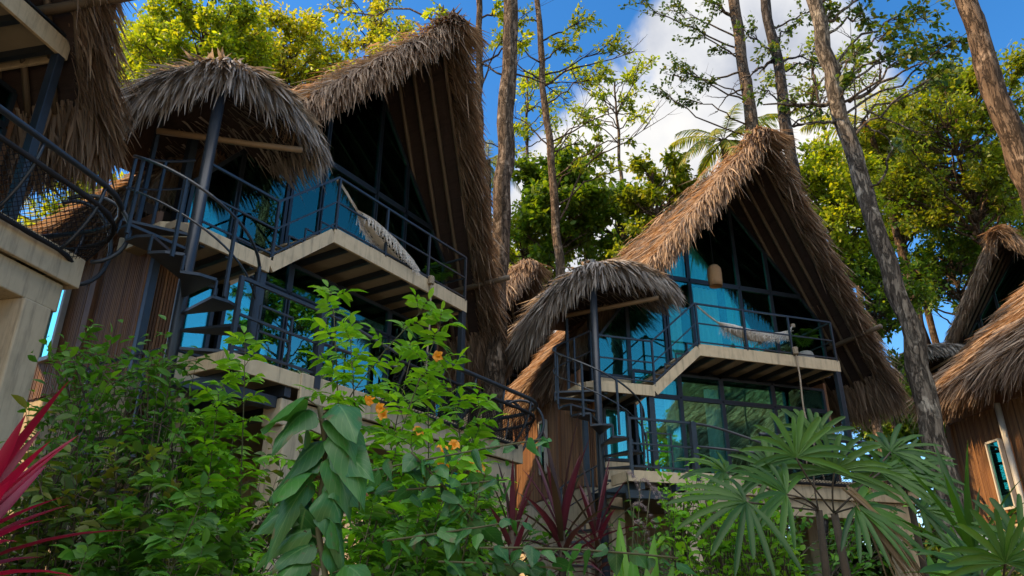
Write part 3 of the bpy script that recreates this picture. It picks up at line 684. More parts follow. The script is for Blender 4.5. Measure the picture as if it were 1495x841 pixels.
curtain(W2, .72, 1.12, 1.06, ZD + .05, 6.5, M['curtain_white'], 'white lower floor curtain right of a dark opening in the sunlit villa')
curtain(W2, -1.75, -1.35, 1.06, ZD + .6, 5.8, M['curtain_green'], 'pale green curtain in the narrow window beside the spiral stair')

def hammock(W, label, a, b, sag, width, drop, net=False):
    root = empty('hammock')
    a, b = np.array(a, float), np.array(b, float)
    n = 26; t = np.linspace(0, 1, n)
    c = a[None] * (1 - t[:, None]) + b[None] * t[:, None]; c[:, 2] -= sag * 4 * t * (1 - t) * (.8 + .4 * t)
    w = width * np.clip(np.sin(PI * np.clip((t - .22) / .7, 0, 1)), 0, 1) ** .6 + .03
    m = 9; s = np.linspace(-1, 1, m)
    d = unit(b - a); side = unit(np.cross(d, [0, 0, 1]))
    v = c[:, None] + side[None, None] * (w[:, None] * .42 * np.sin(s * 1.3))[..., None] + np.array([0, 0, 1.0]) * (w[:, None] * .3 * (1 - np.cos(s * 1.45)))[..., None]
    v += np.random.default_rng(3).standard_normal(v.shape) * .004
    i = np.arange(n - 1)[:, None] * m; j = np.arange(m - 1)[None]
    q = np.stack([i + j, i + j + 1, i + m + j + 1, i + m + j], -1).reshape(-1, 4)
    if net:
        mb = MB()
        for i2, j2 in ((1, 0), (1, 1), (1, -1)):
            jj = range(max(0, -j2), m - max(0, j2))
            mb.sticks(np.concatenate([v[:-i2, k] for k in jj]), np.concatenate([v[i2:, k + j2] for k in jj]), .007, .007)
        mb.build('net', M['hammock'], root)
        c0 = v[:, 3:6]; i = np.arange(n - 1)[:, None] * 3; j = np.arange(2)[None]
        MB().add((c0 - [0, 0, .012]).reshape(-1, 3), np.stack([i + j, i + j + 1, i + 3 + j + 1, i + 3 + j], -1).reshape(-1, 4)).build('cloth', M['hammock'], root, True)
    else:
        body = MB().add(v.reshape(-1, 3), q).build('cloth', M['hammock'], root, True)
        so = body.modifiers.new('thick', 'SOLIDIFY'); so.thickness = .012
    # knotted fringe hanging from both long edges
    mb = MB(); rr = np.random.default_rng(5)
    for e in (0, m - 1):
        for k in range(6, n - 2):
            for f in np.linspace(0, 1, 6, endpoint=False):
                p = v[k, e] * (1 - f) + v[k + 1, e] * f; L = drop * (.75 + .35 * rr.random())
                mb.sticks(p[None], (p + [.03 * rr.standard_normal(), .02 * rr.standard_normal(), -L])[None], .0045, .003)
            p, q2 = v[k, e], v[min(n - 1, k + 2), e]
            mb.sticks(np.array([p + [0, 0, -drop * .05]]), np.array([q2 + [0, 0, -drop * .6]]), .005, .005); mb.sticks(np.array([p + [0, 0, -drop * .6]]), np.array([q2 + [0, 0, -drop * .05]]), .005, .005)
    mb.build('fringe', M['hammock'], root)
    mb = MB()
    for k in range(9):
        mb.sticks(a[None], v[5, k][None], .008, .008); mb.sticks(b[None], v[-1, k][None], .006, .006)
    mb.tube([a + [0, 0, .02], a + [.0, .0, -.03]], .05, 8); mb.tube([b + [0, 0, .03], b + [0, 0, -.05]], .05, 8)
    mb.build('cord', M['rope'], root)
    put(root, W, (0, 0, 0)); tag(root, label, 'hammock', 'hammocks on the upper balconies')
hammock(W1, 'white macrame hammock hung in shade on the nearer balcony of the dark villa', (.06, .07, ZB + .95), (2.45, .1, ZB + .12), .3, .5, .2, True)
hammock(W2, 'cream fringed hammock slung along the balcony of the sunlit villa', (.06, .07, ZB + .97), (3.0, .55, ZB + 1.0), .56, .5, .24)
def rope(W, label, top, zb, split):
    top = np.array(top, float); mb = MB()
    n = 14; t = np.linspace(0, 1, n)
    mb.tube([top + [.02 * math.sin(a * 7), .012 * math.sin(a * 9), (zb - top[2]) * a] for a in t], .018, 6)
    for k in range(5): mb.tube([top + [.045 * math.cos(a + k), .045 * math.sin(a + k), .03 * k - .06] for a in np.linspace(0, 2 * PI, 9)], .02, 6)
    if split:
        e = np.array([top[0], top[1], zb])
        for s in (-1, 1): mb.tube([e, e + [.1 * s, .0, -.5], e + [.22 * s, 0, -1.15]], .014, 6)
    o = mb.build('rope', M['rope'], None, True); put(o, W); tag(o, label, 'rope', 'ropes tied to the balcony rails')
rope(W1, 'thin pale rope knotted to the balcony edge of the dark villa, hanging straight', (2.42, -.07, ZB + .0), 5.1, False)
rope(W2, 'rope from the sunlit villa balcony that forks into two strands', (2.42, -.07, ZB + .12), 5.6, True)
def potted(W, label, l, s=1.):
    root = empty('potted_plant'); r = np.random.default_rng(int(abs(l[0]) * 100))
    MB().lathe([(.0, 0), (.1, 0), (.16, .08), (.18, .18), (.15, .28), (.12, .31), (.11, .29), (.0, .27)], sides=24).build('pot', M['pot'], root, True)
    mb = MB(); k = 9
    for i in range(k):
        a = i * 2.4; tip = np.array([math.cos(a) * .28, math.sin(a) * .28, .75 + .2 * r.random()]); p0 = np.array([0, 0, .28])
        for t in np.linspace(.25, 1, 12):
            p = p0 * (1 - t) ** 2 + 2 * t * (1 - t) * np.array([tip[0] * .4, tip[1] * .4, .75]) + t * t * (tip - [0, 0, .15])
            for s2 in (-1, 1):
                mb.blades(p, np.array([math.cos(a + s2 * 1.1), math.sin(a + s2 * 1.1), .15]), np.array([0, 0, 1.0]), .16, .022, .3)
    mb.build('foliage', M['lf_shrub'], root); put(root, W, l); root.scale = (s, s, s)
    tag(root, label, 'potted plant', 'pot plants on the balconies')
potted(W1, 'small fern in a grey pot at the railing corner of the dark villa', (3.22, .38, ZB - .015), .95)
potted(W2, 'palm seedling in a round pot at the right balcony end of the sunlit villa', (3.1, .4, ZB - .015), 1.05)
lamp = empty('pendant_lamp')
MB().lathe([(.02, .52), (.1, .515), (.155, .44), (.165, .3), (.16, .12), (.15, 0), (.14, .0), (.15, .12), (.155, .3), (.145, .43), (.09, .5)], sides=28).build('shade', M['wicker'], lamp, True)
MB().tube([(0, 0, .5), (0, 0, 2.0)], .006, 5).build('cord', M['net'], lamp)
put(lamp, W2, (1.0, .55, ZB + 1.72)); tag(lamp, 'woven wicker lampshade hanging under the gable of the sunlit villa', 'lamp')
# ------------------------------------------------------------------ ground
def ground_z(x, y):
    y = np.asarray(y, float)
    t = np.clip((y - 3.5) / 7, 0, 1); t2 = np.clip((y - 20) / 14, 0, 1)
    return 1.25 * t * t * (3 - 2 * t) + 2.2 * t2 * t2 * (3 - 2 * t2)
gx = np.concatenate([np.linspace(-400, -45, 8), np.linspace(-40, 40, 90), np.linspace(45, 400, 8)]); gy = np.concatenate([np.linspace(-300, -25, 8), np.linspace(-20, 60, 100), np.linspace(65, 600, 8)])
X, Y = np.meshgrid(gx, gy); Z = ground_z(X, Y) + .06 * np.sin(X * 1.7) * np.cos(Y * 1.3)
i = np.arange(len(gy) - 1)[:, None] * len(gx); j = np.arange(len(gx) - 1)[None]
tag(MB().add(np.stack([X, Y, Z], -1).reshape(-1, 3), np.stack([i + j, i + j + 1, i + len(gx) + j + 1, i + len(gx) + j], -1).reshape(-1, 4)).build('ground', M['ground'], None, True), kind='structure')

px, py = np.meshgrid(np.linspace(-30, 30, 41), np.linspace(-24, 2.2, 25)); pz = ground_z(px, py) + .06 * np.sin(px * 1.7) * np.cos(py * 1.3) + .075
i = np.arange(24)[:, None] * 41; j = np.arange(40)[None]
tag(MB().add(np.stack([px, py, pz], -1).reshape(-1, 3), np.stack([i + j, i + j + 1, i + 42 + j, i + 41 + j], -1).reshape(-1, 4)).build('path', M['bounce_sand'], None, True), kind='structure')  # unseen pale ground, added behind the camera to bounce sunlight onto the villa fronts
# ------------------------------------------------------------------ trees
LEAF = ((0, .05), (.28, .85), (.6, 1), (1, .05))
def trunk_path(pts, r, n=26, wob=.05):
    pts = np.array(pts, float); d = np.concatenate([[0], np.cumsum(np.linalg.norm(np.diff(pts, axis=0), axis=1))])
    t = np.linspace(0, d[-1], n); p = np.stack([np.interp(t, d, pts[:, k]) for k in range(3)], -1)
    for _ in range(3): p[1:-1] = (p[:-2] + 2 * p[1:-1] + p[2:]) / 4
    p[1:-1, :2] += r.standard_normal((n - 2, 2)) * wob
    for _ in range(1): p[1:-1] = (p[:-2] + 2 * p[1:-1] + p[2:]) / 4
    return p
def grow(wood, leaves, r, path, rad, clusters, leaf, rb=.05, twig=.011):
    """limbs from the trunk to each cluster, twigs inside it and leaves along the twigs.
    clusters: (centre, radius, twigs, leaves per twig)"""
    Ls, Ws, lobe = leaf
    for c, cr, ntw, nl in clusters:
        c = np.array(c, float)
        h = np.linalg.norm(path[:, :2] - c[:2], axis=1)
        k = int(np.argmin(np.abs(path[:, 2] - (c[2] - .55 * h - .2)) + .15 * h)); p0 = path[k]
        mid = (p0 + c) / 2 + r.standard_normal(3) * .12 * np.linalg.norm(c - p0) + np.array([0, 0, .06 * np.linalg.norm(c - p0)])
        t = np.linspace(0, 1, 9)[:, None]
        q = p0 * (1 - t) ** 2 + 2 * t * (1 - t) * mid + t * t * c; q[1:-1] += r.standard_normal((7, 3)) * .035 * np.linalg.norm(c - p0) ** .5
        r0 = min(rb * (.5 + .25 * cr), rad[k] * .6)
        wood.tube(q, np.linspace(r0, r0 * .3 + .004, 9), 5)
        dv = unit(r.standard_normal((ntw, 3))) * np.array([1, 1, .75]) * (cr * (.45 + .6 * r.random(ntw)))[:, None]
        st = q[r.integers(5, 9, ntw)]
        e = c + dv
        wood.sticks(st, e, twig, twig * .35, .03 * r.standard_normal())
        f = .3 + .75 * r.random((ntw, nl, 1)); base = st[:, None] * (1 - f) + e[:, None] * f
        base = base + r.standard_normal(base.shape) * .07 * cr
        D = unit(e - st)[:, None] * .8 + r.standard_normal(base.shape) * .75 + np.array([0, 0, -.15])
        N = np.array([0, 0, 1.0]) + r.standard_normal(base.shape) * .7
        k = ntw * nl
        leaves.blades(base.reshape(-1, 3), D.reshape(-1, 3), N.reshape(-1, 3), Ls * (.6 + .7 * r.random(k)), Ws * (.6 + .7 * r.random(k)), .25 * r.random(k), prof=LEAF)
def tree(name, label, trunk, r0, r1, clusters, leaf, lm, bm='bark', group=None, seed=0, rb=.06, wob=.05, twig=.011, bare=()):
    r = np.random.default_rng(seed + 100)
    path = trunk_path(trunk, r, 56, wob); rad = np.linspace(r0, r1, 56) * (1 + .05 * np.convolve(r.standard_normal(60), np.ones(5) / 2.2, 'valid')); rad[0] *= 1.35; rad[1] *= 1.12
    base = Vector(path[0]); root = empty(name, base)
    wood, leaves = MB(), MB()
    wood.tube(path, rad, 16, jitter=.045)
    grow(wood, leaves, r, path, rad, clusters, leaf, rb, twig)
    for b in bare: limb(wood, r, b)
    for mb in (wood, leaves): mb.v = [v - np.array(base) for v in mb.v]
    wood.build('trunk', M[bm], root, True)
    if leaves.v: leaves.build('crown', M[lm], root)
    tag(root, label, 'tree', group)
    return root
def limb(wood, r, b, depth=0):
    """leafless branch through points with twigs"""
    p = np.array(b[0], float); t = np.linspace(0, 1, 12); s = np.linspace(0, 1, len(p))
    q = np.stack([np.interp(t, s, p[:, k]) for k in range(3)], -1)
    q[1:-1] = (q[:-2] + 2 * q[1:-1] + q[2:]) / 4; q[1:] += r.standard_normal((11, 3)) * b[1] * .5
    wood.tube(q, np.linspace(b[1], b[1] * .25, 12), 6)
    if depth < 2:
        for k in range(b[2]):
            i = r.integers(3, 11); d = unit(q[i] - q[i - 1]) + r.standard_normal(3) * .7 + [0, 0, .25]
            L = np.linalg.norm(q[-1] - q[0]) * (.2 + .25 * r.random())
            limb(wood, r, ([q[i], q[i] + unit(d) * L * .5, q[i] + unit(d) * L + r.standard_normal(3) * .1 * L], b[1] * .38, 3 if depth == 0 else 0), depth + 1)
def auto(c, rx, rz, n, cr, ntw, nl, r, hollow=.35):
    """clusters filling an uneven ellipsoid"""
    d = unit(r.standard_normal((n, 3))); q = hollow + (1 - hollow) * r.random(n) ** .5
    p = np.array(c) + d * q[:, None] * np.array([rx, rx, rz])
    return [(p[k], cr * (.6 + .8 * r.random()), ntw, nl) for k in range(n)]
def gp(px, py, Y):
    """ground point under a pixel's bearing at distance Y"""
    p = at(px, py, Y); return np.array([p[0], p[1], float(ground_z(p[0], p[1])) - .25])
def pclust(lst, r, dY=1.): return [(at(px, py, Y + dY * (r.random() - .5)), cr, ntw, nl) for px, py, Y, cr, ntw, nl in lst]
r = np.random.default_rng(21)
# bare trunk rows through the middle ------------------------------------------------
def vtrunk(pts, Y): return [gp(pts[-1][0], 800, Y)] + [at(a, b, Y) for a, b in pts[::-1]]
YT = 15.6
tree('tall_tree', 'thick straight brown trunk rising between the two main villas', vtrunk([(752, -260), (748, 0), (735, 250), (725, 500), (718, 640)], YT), .25, .17,
     pclust([(700, -60, YT, .8, 16, 14), (800, -80, YT, .9, 16, 14), (740, -180, YT, 1.2, 20, 16)], r), (.16, .075, 0), 'lf_mid', 'bark', 'tall forest trees among the villas', 1, bare=[([at(738, 105, YT), at(790, 118, YT), at(830, 150, YT + .5)], .03, 5), ([at(742, 115, YT), at(700, 90, YT), at(640, 75, YT)], .03, 6)])
YT = 17
tree('slender_tree', 'thin tan trunk close behind the dark gable with sparse yellow leaves', vtrunk([(690, -120), (700, 0), (702, 150), (697, 400), (690, 650)], YT), .15, .08,
     pclust([(640, 10, YT, .7, 13, 9), (560, 40, YT + 1, .8, 12, 7), (500, 20, YT + 1, .8, 12, 7), (590, 90, YT + 1, .6, 8, 6), (600, 140, YT, .5, 10, 6), (735, 20, YT, .6, 13, 10), (700, -50, YT, 1., 21, 10), (650, 60, YT, .6, 12, 10), (470, 100, YT + 1, .6, 8, 6), (520, 130, YT + 1.5, .5, 7, 5), (760, 60, YT, .5, 12, 9)], r), (.17, .085, 0), 'lf_yellow', 'bark_warm', 'tall forest trees among the villas', 2, bare=[([at(702, 130, YT), at(720, 80, YT), at(760, 10, YT)], .03, 5), ([at(700, 205, YT), at(730, 215, YT), at(765, 250, YT)], .02, 5)])
YT = 24
tree('forked_tree', 'slender forked tree with pale bark in front of the white cloud', vtrunk([(775, -160), (784, 0), (793, 120), (806, 260), (818, 395), (820, 560)], YT), .20, .09,
     pclust([(850, 30, YT, .9, 19, 12), (905, 60, YT, .8, 18, 12), (880, 110, YT, .7, 16, 11), (830, 60, YT, .8, 19, 12), (760, 30, YT, .8, 16, 11), (730, 60, YT, .7, 14, 9), (900, 250, YT, .7, 12, 7), (850, 205, YT, .5, 8, 4), (925, 205, YT, .5, 8, 4), (870, 170, YT, .5, 9, 4), (850, 240, YT, .6, 11, 7), (920, 150, YT, .4, 8, 8), (800, -40, YT, 1.2, 28, 14)], r), (.2, .095, 0), 'lf_olive', 'bark_warm', 'tall forest trees among the villas', 3, twig=.014,
     bare=[([at(796, 125, YT), at(830, 100, YT), at(870, 95, YT), at(925, 75, YT)], .05, 6), ([at(796, 120, YT), at(770, 105, YT), at(735, 80, YT)], .05, 5), ([at(812, 330, YT), at(860, 230, YT), at(905, 215, YT), at(950, 180, YT)], .045, 6), ([at(803, 215, YT), at(770, 180, YT), at(735, 165, YT)], .035, 5), ([at(806, 235, YT), at(840, 180, YT), at(870, 130, YT)], .03, 7), ([at(794, 122, YT), at(830, 120, YT), at(880, 125, YT)], .03, 6)])
YT = 24
tree('tall_tree', 'dark trunk just above the peak of the sunlit villa, with leafy pads on its left', vtrunk([(1058, -150), (1072, 0), (1085, 90), (1100, 190), (1110, 420)], YT), .32, .2,
     pclust([(985, 100, YT, .8, 17, 16), (1020, 115, YT, .7, 14, 13), (965, 130, YT, .6, 12, 13), (1000, 145, YT, .6, 12, 11), (1010, 40, YT, .9, 18, 13), (980, 15, YT, .9, 17, 11), (1040, 10, YT, .8, 16, 12), (1050, 70, YT, .5, 10, 10), (930, 5, YT, .8, 13, 10), (1060, -60, YT, 1.4, 25, 16)], r), (.15, .08, 0), 'lf_dark', 'bark', 'tall forest trees among the villas', 4, bare=[([at(1078, 30, YT), at(1050, 10, YT), at(1015, -10, YT)], .09, 5), ([at(1090, 100, YT), at(1040, 120, YT), at(985, 110, YT)], .05, 5), ([at(1096, 125, YT), at(1060, 140, YT), at(1045, 165, YT)], .045, 3)])
YT = 21
tree('tall_tree', 'slimmer dark trunk right of the sunlit peak with thin curling branches', vtrunk([(1098, -150), (1117, 0), (1136, 90), (1150, 200), (1163, 300), (1180, 500)], YT), .25, .15,
     pclust([(1120, 70, YT, .8, 14, 9), (1160, 40, YT, .8, 13, 9), (1110, 130, YT, .7, 12, 8), (1150, 150, YT, .6, 11, 9), (1085, 40, YT, .7, 11, 8), (1180, 90, YT, .7, 12, 8), (1200, 160, YT, .6, 9, 7), (1120, -60, YT, 1.3, 20, 12), (1190, 10, YT, .8, 12, 9)], r), (.16, .09, 0), 'lf_dark', 'bark_dark', 'tall forest trees among the villas', 5, bare=[([at(1135, 85, YT), at(1110, 100, YT), at(1085, 115, YT)], .07, 5), ([at(1142, 90, YT), at(1170, 80, YT), at(1200, 98, YT)], .05, 6), ([at(1152, 155, YT), at(1180, 155, YT), at(1230, 145, YT)], .05, 5), ([at(1158, 185, YT), at(1190, 178, YT), at(1222, 178, YT)], .045, 3)])
YT = 11.6
tree('tall_tree', 'big leaning furrowed trunk in front of the far right villa', vtrunk([(1165, -160), (1188, 0), (1226, 150), (1272, 310), (1320, 460), (1362, 620), (1400, 790)], YT), .18, .125,
     pclust([(1260, 20, YT, .5, 17, 11), (1310, 40, YT, .5, 17, 11), (1350, 25, YT, .6, 20, 12), (1330, 75, YT, .5, 18, 12), (1370, 70, YT, .45, 17, 11), (1290, 90, YT, .4, 13, 8), (1390, 110, YT, .35, 12, 8), (1255, 70, YT, .4, 12, 7), (1210, 20, YT, .4, 12, 10), (1200, -80, YT, 1., 25, 15), (1300, -40, YT, .7, 18, 12), (1305, 212, YT, .22, 8, 6), (1370, 110, YT, .35, 13, 10), (1240, 110, YT, .3, 10, 7), (1400, 60, YT, .3, 11, 10)], r), (.12, .065, 0), 'lf_dark', 'bark_grey', 'tall forest trees among the villas', 6, rb=.05, twig=.008,
     bare=[([at(1240, 148, YT), at(1290, 120, YT), at(1345, 90, YT)], .045, 7), ([at(1232, 146, YT), at(1180, 155, YT), at(1110, 152, YT)], .05, 4), ([at(1222, 178, YT), at(1190, 178, YT), at(1158, 184, YT)], .035, 1), ([at(1262, 185, YT), at(1290, 195, YT), at(1305, 215, YT)], .025, 4), ([at(1210, 30, YT), at(1250, 0, YT), at(1300, -20, YT)], .04, 6), ([at(1249, 200, YT), at(1247, 100, YT), at(1240, 30, YT)], .02, 5), ([at(1262, 160, YT), at(1330, 190, YT), at(1360, 200, YT)], .02, 5)])
YT = 7.6
tree('tall_tree', 'thick reddish trunk crossing the top right corner against blue sky', vtrunk([(1372, -120), (1412, 0), (1442, 90), (1468, 180), (1505, 280), (1560, 460)], YT), .15, .125,
     pclust([(1400, -200, YT, .8, 14, 10), (1440, -260, YT, 1, 16, 10)], r), (.12, .06, 0), 'lf_dark', 'bark_warm', 'tall forest trees among the villas', 7, wob=.02)

# leafy trees behind ------------------------------------------------------------------
def bushy(label, px, py, Y, rx, rz, n, cr, ntw, nl, leaf, lm, bm, seed, extra=(), tr=None, gbase=None, group='leafy trees behind the villas', rb=.07):
    rr = np.random.default_rng(seed + 900)
    c = at(px, py, Y); b = gp(px if gbase is None else gbase, py, Y)
    trunk = [b, (b * .5 + c * .5) + [.15 * rr.standard_normal(), .1, 0], c + [0, 0, rz * .55]] if tr is None else tr
    return tree('leafy_tree', label, trunk, .2, .05, auto(c, rx, rz, n, cr, ntw, nl, rr) + pclust(extra, rr), leaf, lm, bm, group, seed, rb=rb)
Lf = (.21, .10, 0)
bushy('yellow green tree rising above the nearer shaded canopy at upper left', 290, 70, 24, 3.0, 2.9, 62, .85, 20, 14, Lf, 'lf_yellow', 'bark_warm', 11, [(230, 30, 24, .9, 16, 10), (215, 110, 24, .8, 16, 10), (370, 30, 24, .9, 16, 9), (200, 180, 24, .8, 14, 10)])
bushy('golden leaved tree against blue sky left of the dark gable', 420, 95, 28, 2.6, 3.2, 52, .8, 18, 13, (.2, .1, 0), 'lf_gold', 'bark_warm', 12, [(460, 30, 28, .7, 12, 8), (400, 160, 28, .9, 16, 12), (380, 0, 28, .9, 14, 9)])
bushy('yellow tree glimpsed low between the left villa and the stair canopy', 150, 265, 19, 1.6, 2.0, 26, .6, 15, 12, (.17, .085, 0), 'lf_yellow', 'bark_warm', 13, [(30, 330, 18, .7, 14, 12), (80, 310, 18, .7, 14, 12), (60, 260, 18, .7, 14, 12)])
bushy('yellow shrubby tree seen under the far left villa beside its column', 15, 560, 15, 1.3, 1.7, 26, .5, 15, 12, (.14, .07, 0), 'lf_yellow', 'bark_warm', 14)
bushy('broad leaved green tree under the white cloud behind the slim forked trunk', 820, 300, 28, 2.2, 2.3, 46, .7, 17, 13, (.27, .15, 0), 'lf_mid', 'bark', 15, [(770, 240, 28, .7, 16, 12), (880, 290, 28, .8, 16, 12), (750, 330, 28, .7, 14, 12), (790, 380, 28, .8, 14, 12), (860, 350, 28, .8, 14, 12), (900, 310, 28, .6, 12, 10)])
bushy('olive tinged tree between the cloud and the sunlit thatch verge', 955, 275, 26, 1.6, 1.3, 28, .6, 16, 13, (.2, .105, 0), 'lf_olive', 'bark', 16, [(990, 250, 26, .6, 14, 12), (930, 330, 26, .8, 15, 12), (900, 370, 26, .8, 14, 12), (1000, 290, 26, .5, 14, 11)])
bushy('green tree low behind the smaller canopy of the sunlit villa', 800, 385, 33, 2.6, 1.7, 30, .8, 14, 11, (.25, .13, 0), 'lf_olive', 'bark', 17)
bushy('large yellow green tree filling the sky right of the big leaning trunk', 1395, 215, 27, 4.3, 3.8, 110, .9, 22, 15, (.2, .095, 0), 'lf_olive', 'bark_warm', 18, [(1450, 130, 27, 1., 20, 13), (1330, 190, 27, 1., 20, 13), (1480, 200, 27, 1, 20, 13), (1300, 260, 27, 1, 18, 13), (1420, 105, 27, .8, 18, 13), (1460, 300, 27, 1., 18, 13), (1370, 135, 27, .7, 16, 12)], rb=.1)
bushy('mid green tree behind the right verge of the sunlit villa', 1215, 300, 25, 1.8, 2.6, 50, .75, 19, 15, (.19, .09, 0), 'lf_yellow', 'bark', 19, [(1190, 240, 25, .7, 14, 12), (1240, 380, 25, .8, 16, 12), (1180, 330, 25, .6, 14, 12), (1250, 250, 25, .6, 14, 12)])
bushy('dark green tree low beside the leaning trunk above the lit canopy', 1265, 430, 26, 1.8, 1.9, 42, .75, 16, 12, (.18, .09, 0), 'lf_mid', 'bark', 20, [(1290, 330, 26, .7, 14, 11), (1330, 420, 26, .7, 14, 11)])
bushy('shaded green tree between the leaning trunk and the distant gable', 1390, 390, 30, 2.5, 2.2, 46, .8, 16, 12, (.2, .1, 0), 'lf_mid', 'bark', 21, [(1350, 440, 30, .8, 15, 12), (1430, 330, 30, .8, 15, 12)])
bushy('pale lime tree between thick middle trunk and small distant gable', 765, 350, 30, 1.5, 2.0, 22, .7, 13, 11, (.2, .1, 0), 'lf_yellow', 'bark', 22)
bushy('broad green tree filling the gap left of the sunlit villa canopy', 905, 335, 31, 2.6, 1.8, 40, .8, 18, 14, (.26, .14, 0), 'lf_mid', 'bark', 23)
bushy('feathery yellow tree between the slim trunks left of the cloud', 850, 235, 33, 2.0, 1.3, 18, .7, 12, 9, (.22, .11, 0), 'lf_olive', 'bark', 24)
bushy('yellow tree crown above the far left villa roof edge', 225, 110, 30, 2.8, 2.8, 54, .9, 20, 14, (.22, .1, 0), 'lf_yellow', 'bark_warm', 25)
bushy('thin golden crown just left of the dark gable peak', 545, 30, 30, 2.6, 1.6, 26, .7, 13, 9, (.2, .1, 0), 'lf_gold', 'bark_warm', 26)
bushy('yellow lit tree behind the two upper right trunks', 1300, 270, 32, 3.0, 3.2, 56, .9, 20, 14, (.22, .1, 0), 'lf_yellow', 'bark_warm', 27)
bushy('olive tree at the right edge below the thick corner trunk', 1475, 350, 33, 2.8, 2.8, 46, .9, 18, 14, (.22, .1, 0), 'lf_olive', 'bark_warm', 28)
bushy('lime green tree at the end of the gap between the two main villas', 735, 420, 36, 2.0, 2.4, 30, .8, 16, 12, (.24, .12, 0), 'lf_yellow', 'bark', 29)
for k, (px, Y, lab) in enumerate(((1120, 27, 'low dark thicket bush seen under the deck of the sunlit villa'), (1240, 27, 'low thicket bush under the right end of the sunlit villa deck'), (1330, 25, 'dark thicket bush just left of the leaning trunk base'), (980, 27, 'dark thicket bush in the shade behind the spiral stair'), (620, 26, 'low thicket bush glimpsed beneath the dark villa'), (470, 24, 'dark thicket bush behind the first cream column'), (1400, 27, 'thicket bush between the leaning trunk and the far right villa'))):
    rr = np.random.default_rng(500 + k); c = at(px, 790, Y); g = gp(px, 800, Y)
    tree('thicket_bush', lab, [g, (g + c) / 2, c], .09, .03, auto(c + [0, 0, -.2], 2.2, 2.0, 40, .7, 16, 11, rr), (.26, .14, 0), 'lf_mid' if k % 2 else 'lf_dark', 'bark', 'thicket bushes behind the villas', 500 + k)
bushy('green tree closing the gap right of the sunlit villa lower verge', 1300, 600, 27, 1.6, 2.0, 34, .75, 18, 13, (.22, .11, 0), 'lf_mid', 'bark', 30)
bushy('airy light green tree whose thin foliage veils the white cloud', 900, 150, 32, 3.2, 2.6, 20, .7, 11, 9, (.2, .1, 0), 'lf_yellow', 'bark', 31, rb=.05)
bushy('thin fresh green crown between the thick middle trunk and forked tree', 770, 150, 33, 1.9, 3.2, 18, .7, 11, 9, (.2, .1, 0), 'lf_yellow', 'bark', 32, rb=.05)
bushy('feathery green crown over the cloud right of the sunlit peak', 1190, 120, 31, 2.6, 2.8, 20, .7, 12, 10, (.2, .1, 0), 'lf_olive', 'bark', 33, rb=.05)
bushy('airy yellow tree behind the steep thatch slope of the dark villa', 590, 75, 29, 3.0, 2.6, 26, .75, 12, 10, (.2, .1, 0), 'lf_gold', 'bark_warm', 34, rb=.05)
bushy('lacy yellow green tree in the notch between stair canopy and dark gable', 470, 120, 31, 2.4, 3.0, 30, .75, 14, 11, (.2, .1, 0), 'lf_yellow', 'bark_warm', 35, rb=.05)
# trees on the viewer's side, mirrored in the glass
for k, (x, y, h, lm, lab) in enumerate(((14, -7, 7, 'lf_mid', 'round crowned tree on the open side facing the sunlit villa glass'), (21, 2, 8, 'lf_yellow', 'yellow green tree beyond the right side of the clearing'), (5, -13, 8, 'lf_dark', 'dark crowned tree well behind the viewpoint'), (23, 15, 15, 'lf_mid', 'tall round crowned tree past the far right villa'))):
    rr = np.random.default_rng(60 + k); c = np.array([x, y, h])
    tree('leafy_tree', lab, [(x, y, -.2), (x + .2, y, h * .5), (x, y, h + 1.5)], .25, .06, auto(c, 2.6, 3.2, 30, 1.0, 14, 10, rr), (.3, .15, 0), lm, 'bark', 'leafy trees behind the villas', 60 + k)

rr = np.random.default_rng(77)
tree('tall_tree', 'very tall unseen tree beyond the far left villa, added to shade the dark gable', [(-14, 8.6, .8), (-13.8, 8.8, 12), (-13.5, 8.8, 25)], .4, .12, auto(np.array([-13.3, 8.7, 22]), 2.7, 4.6, 44, 1.1, 20, 14, rr), (.3, .15, 0), 'lf_mid', 'bark', 'tall forest trees among the villas', 77)  # out of view; crown placed to keep the sun off the dark villa's gable
# ------------------------------------------------------------------ palms
def frond(leaves, wood, p0, a, up, L, r, w=.06, ll=.6, n=34, droop=1.1):
    t = np.linspace(0, 1, 16); h = np.array([math.cos(a), math.sin(a), 0])
    q = p0 + h * (L * t * (1 - .18 * t))[:, None] + np.array([0, 0, 1.0]) * (L * (up * t - droop * .5 * t * t))[:, None]
    wood.tube(q, np.linspace(.03, .006, 16) * (L / 3), 5)
    f = np.linspace(.12, 1, n); P = np.stack([np.interp(f, t, q[:, k]) for k in range(3)], -1)
    T = unit(np.stack([np.interp(f, t, np.gradient(q[:, k])) for k in range(3)], -1)); S = unit(np.cross(T, [0, 0, 1]))
    for s in (-1, 1):
        D = T * .75 + S * s * .8 + np.array([0, 0, -.25]) + r.standard_normal((n, 3)) * .07
        leaves.blades(P, D, np.cross(S, T) * -1 + r.standard_normal((n, 3)) * .15, ll * np.sin(PI * np.clip(f * .9 + .1, 0, 1)) ** .5 * (L / 3), w * (L / 3), .35, prof=((0, .6), (.4, 1), (1, .05)))
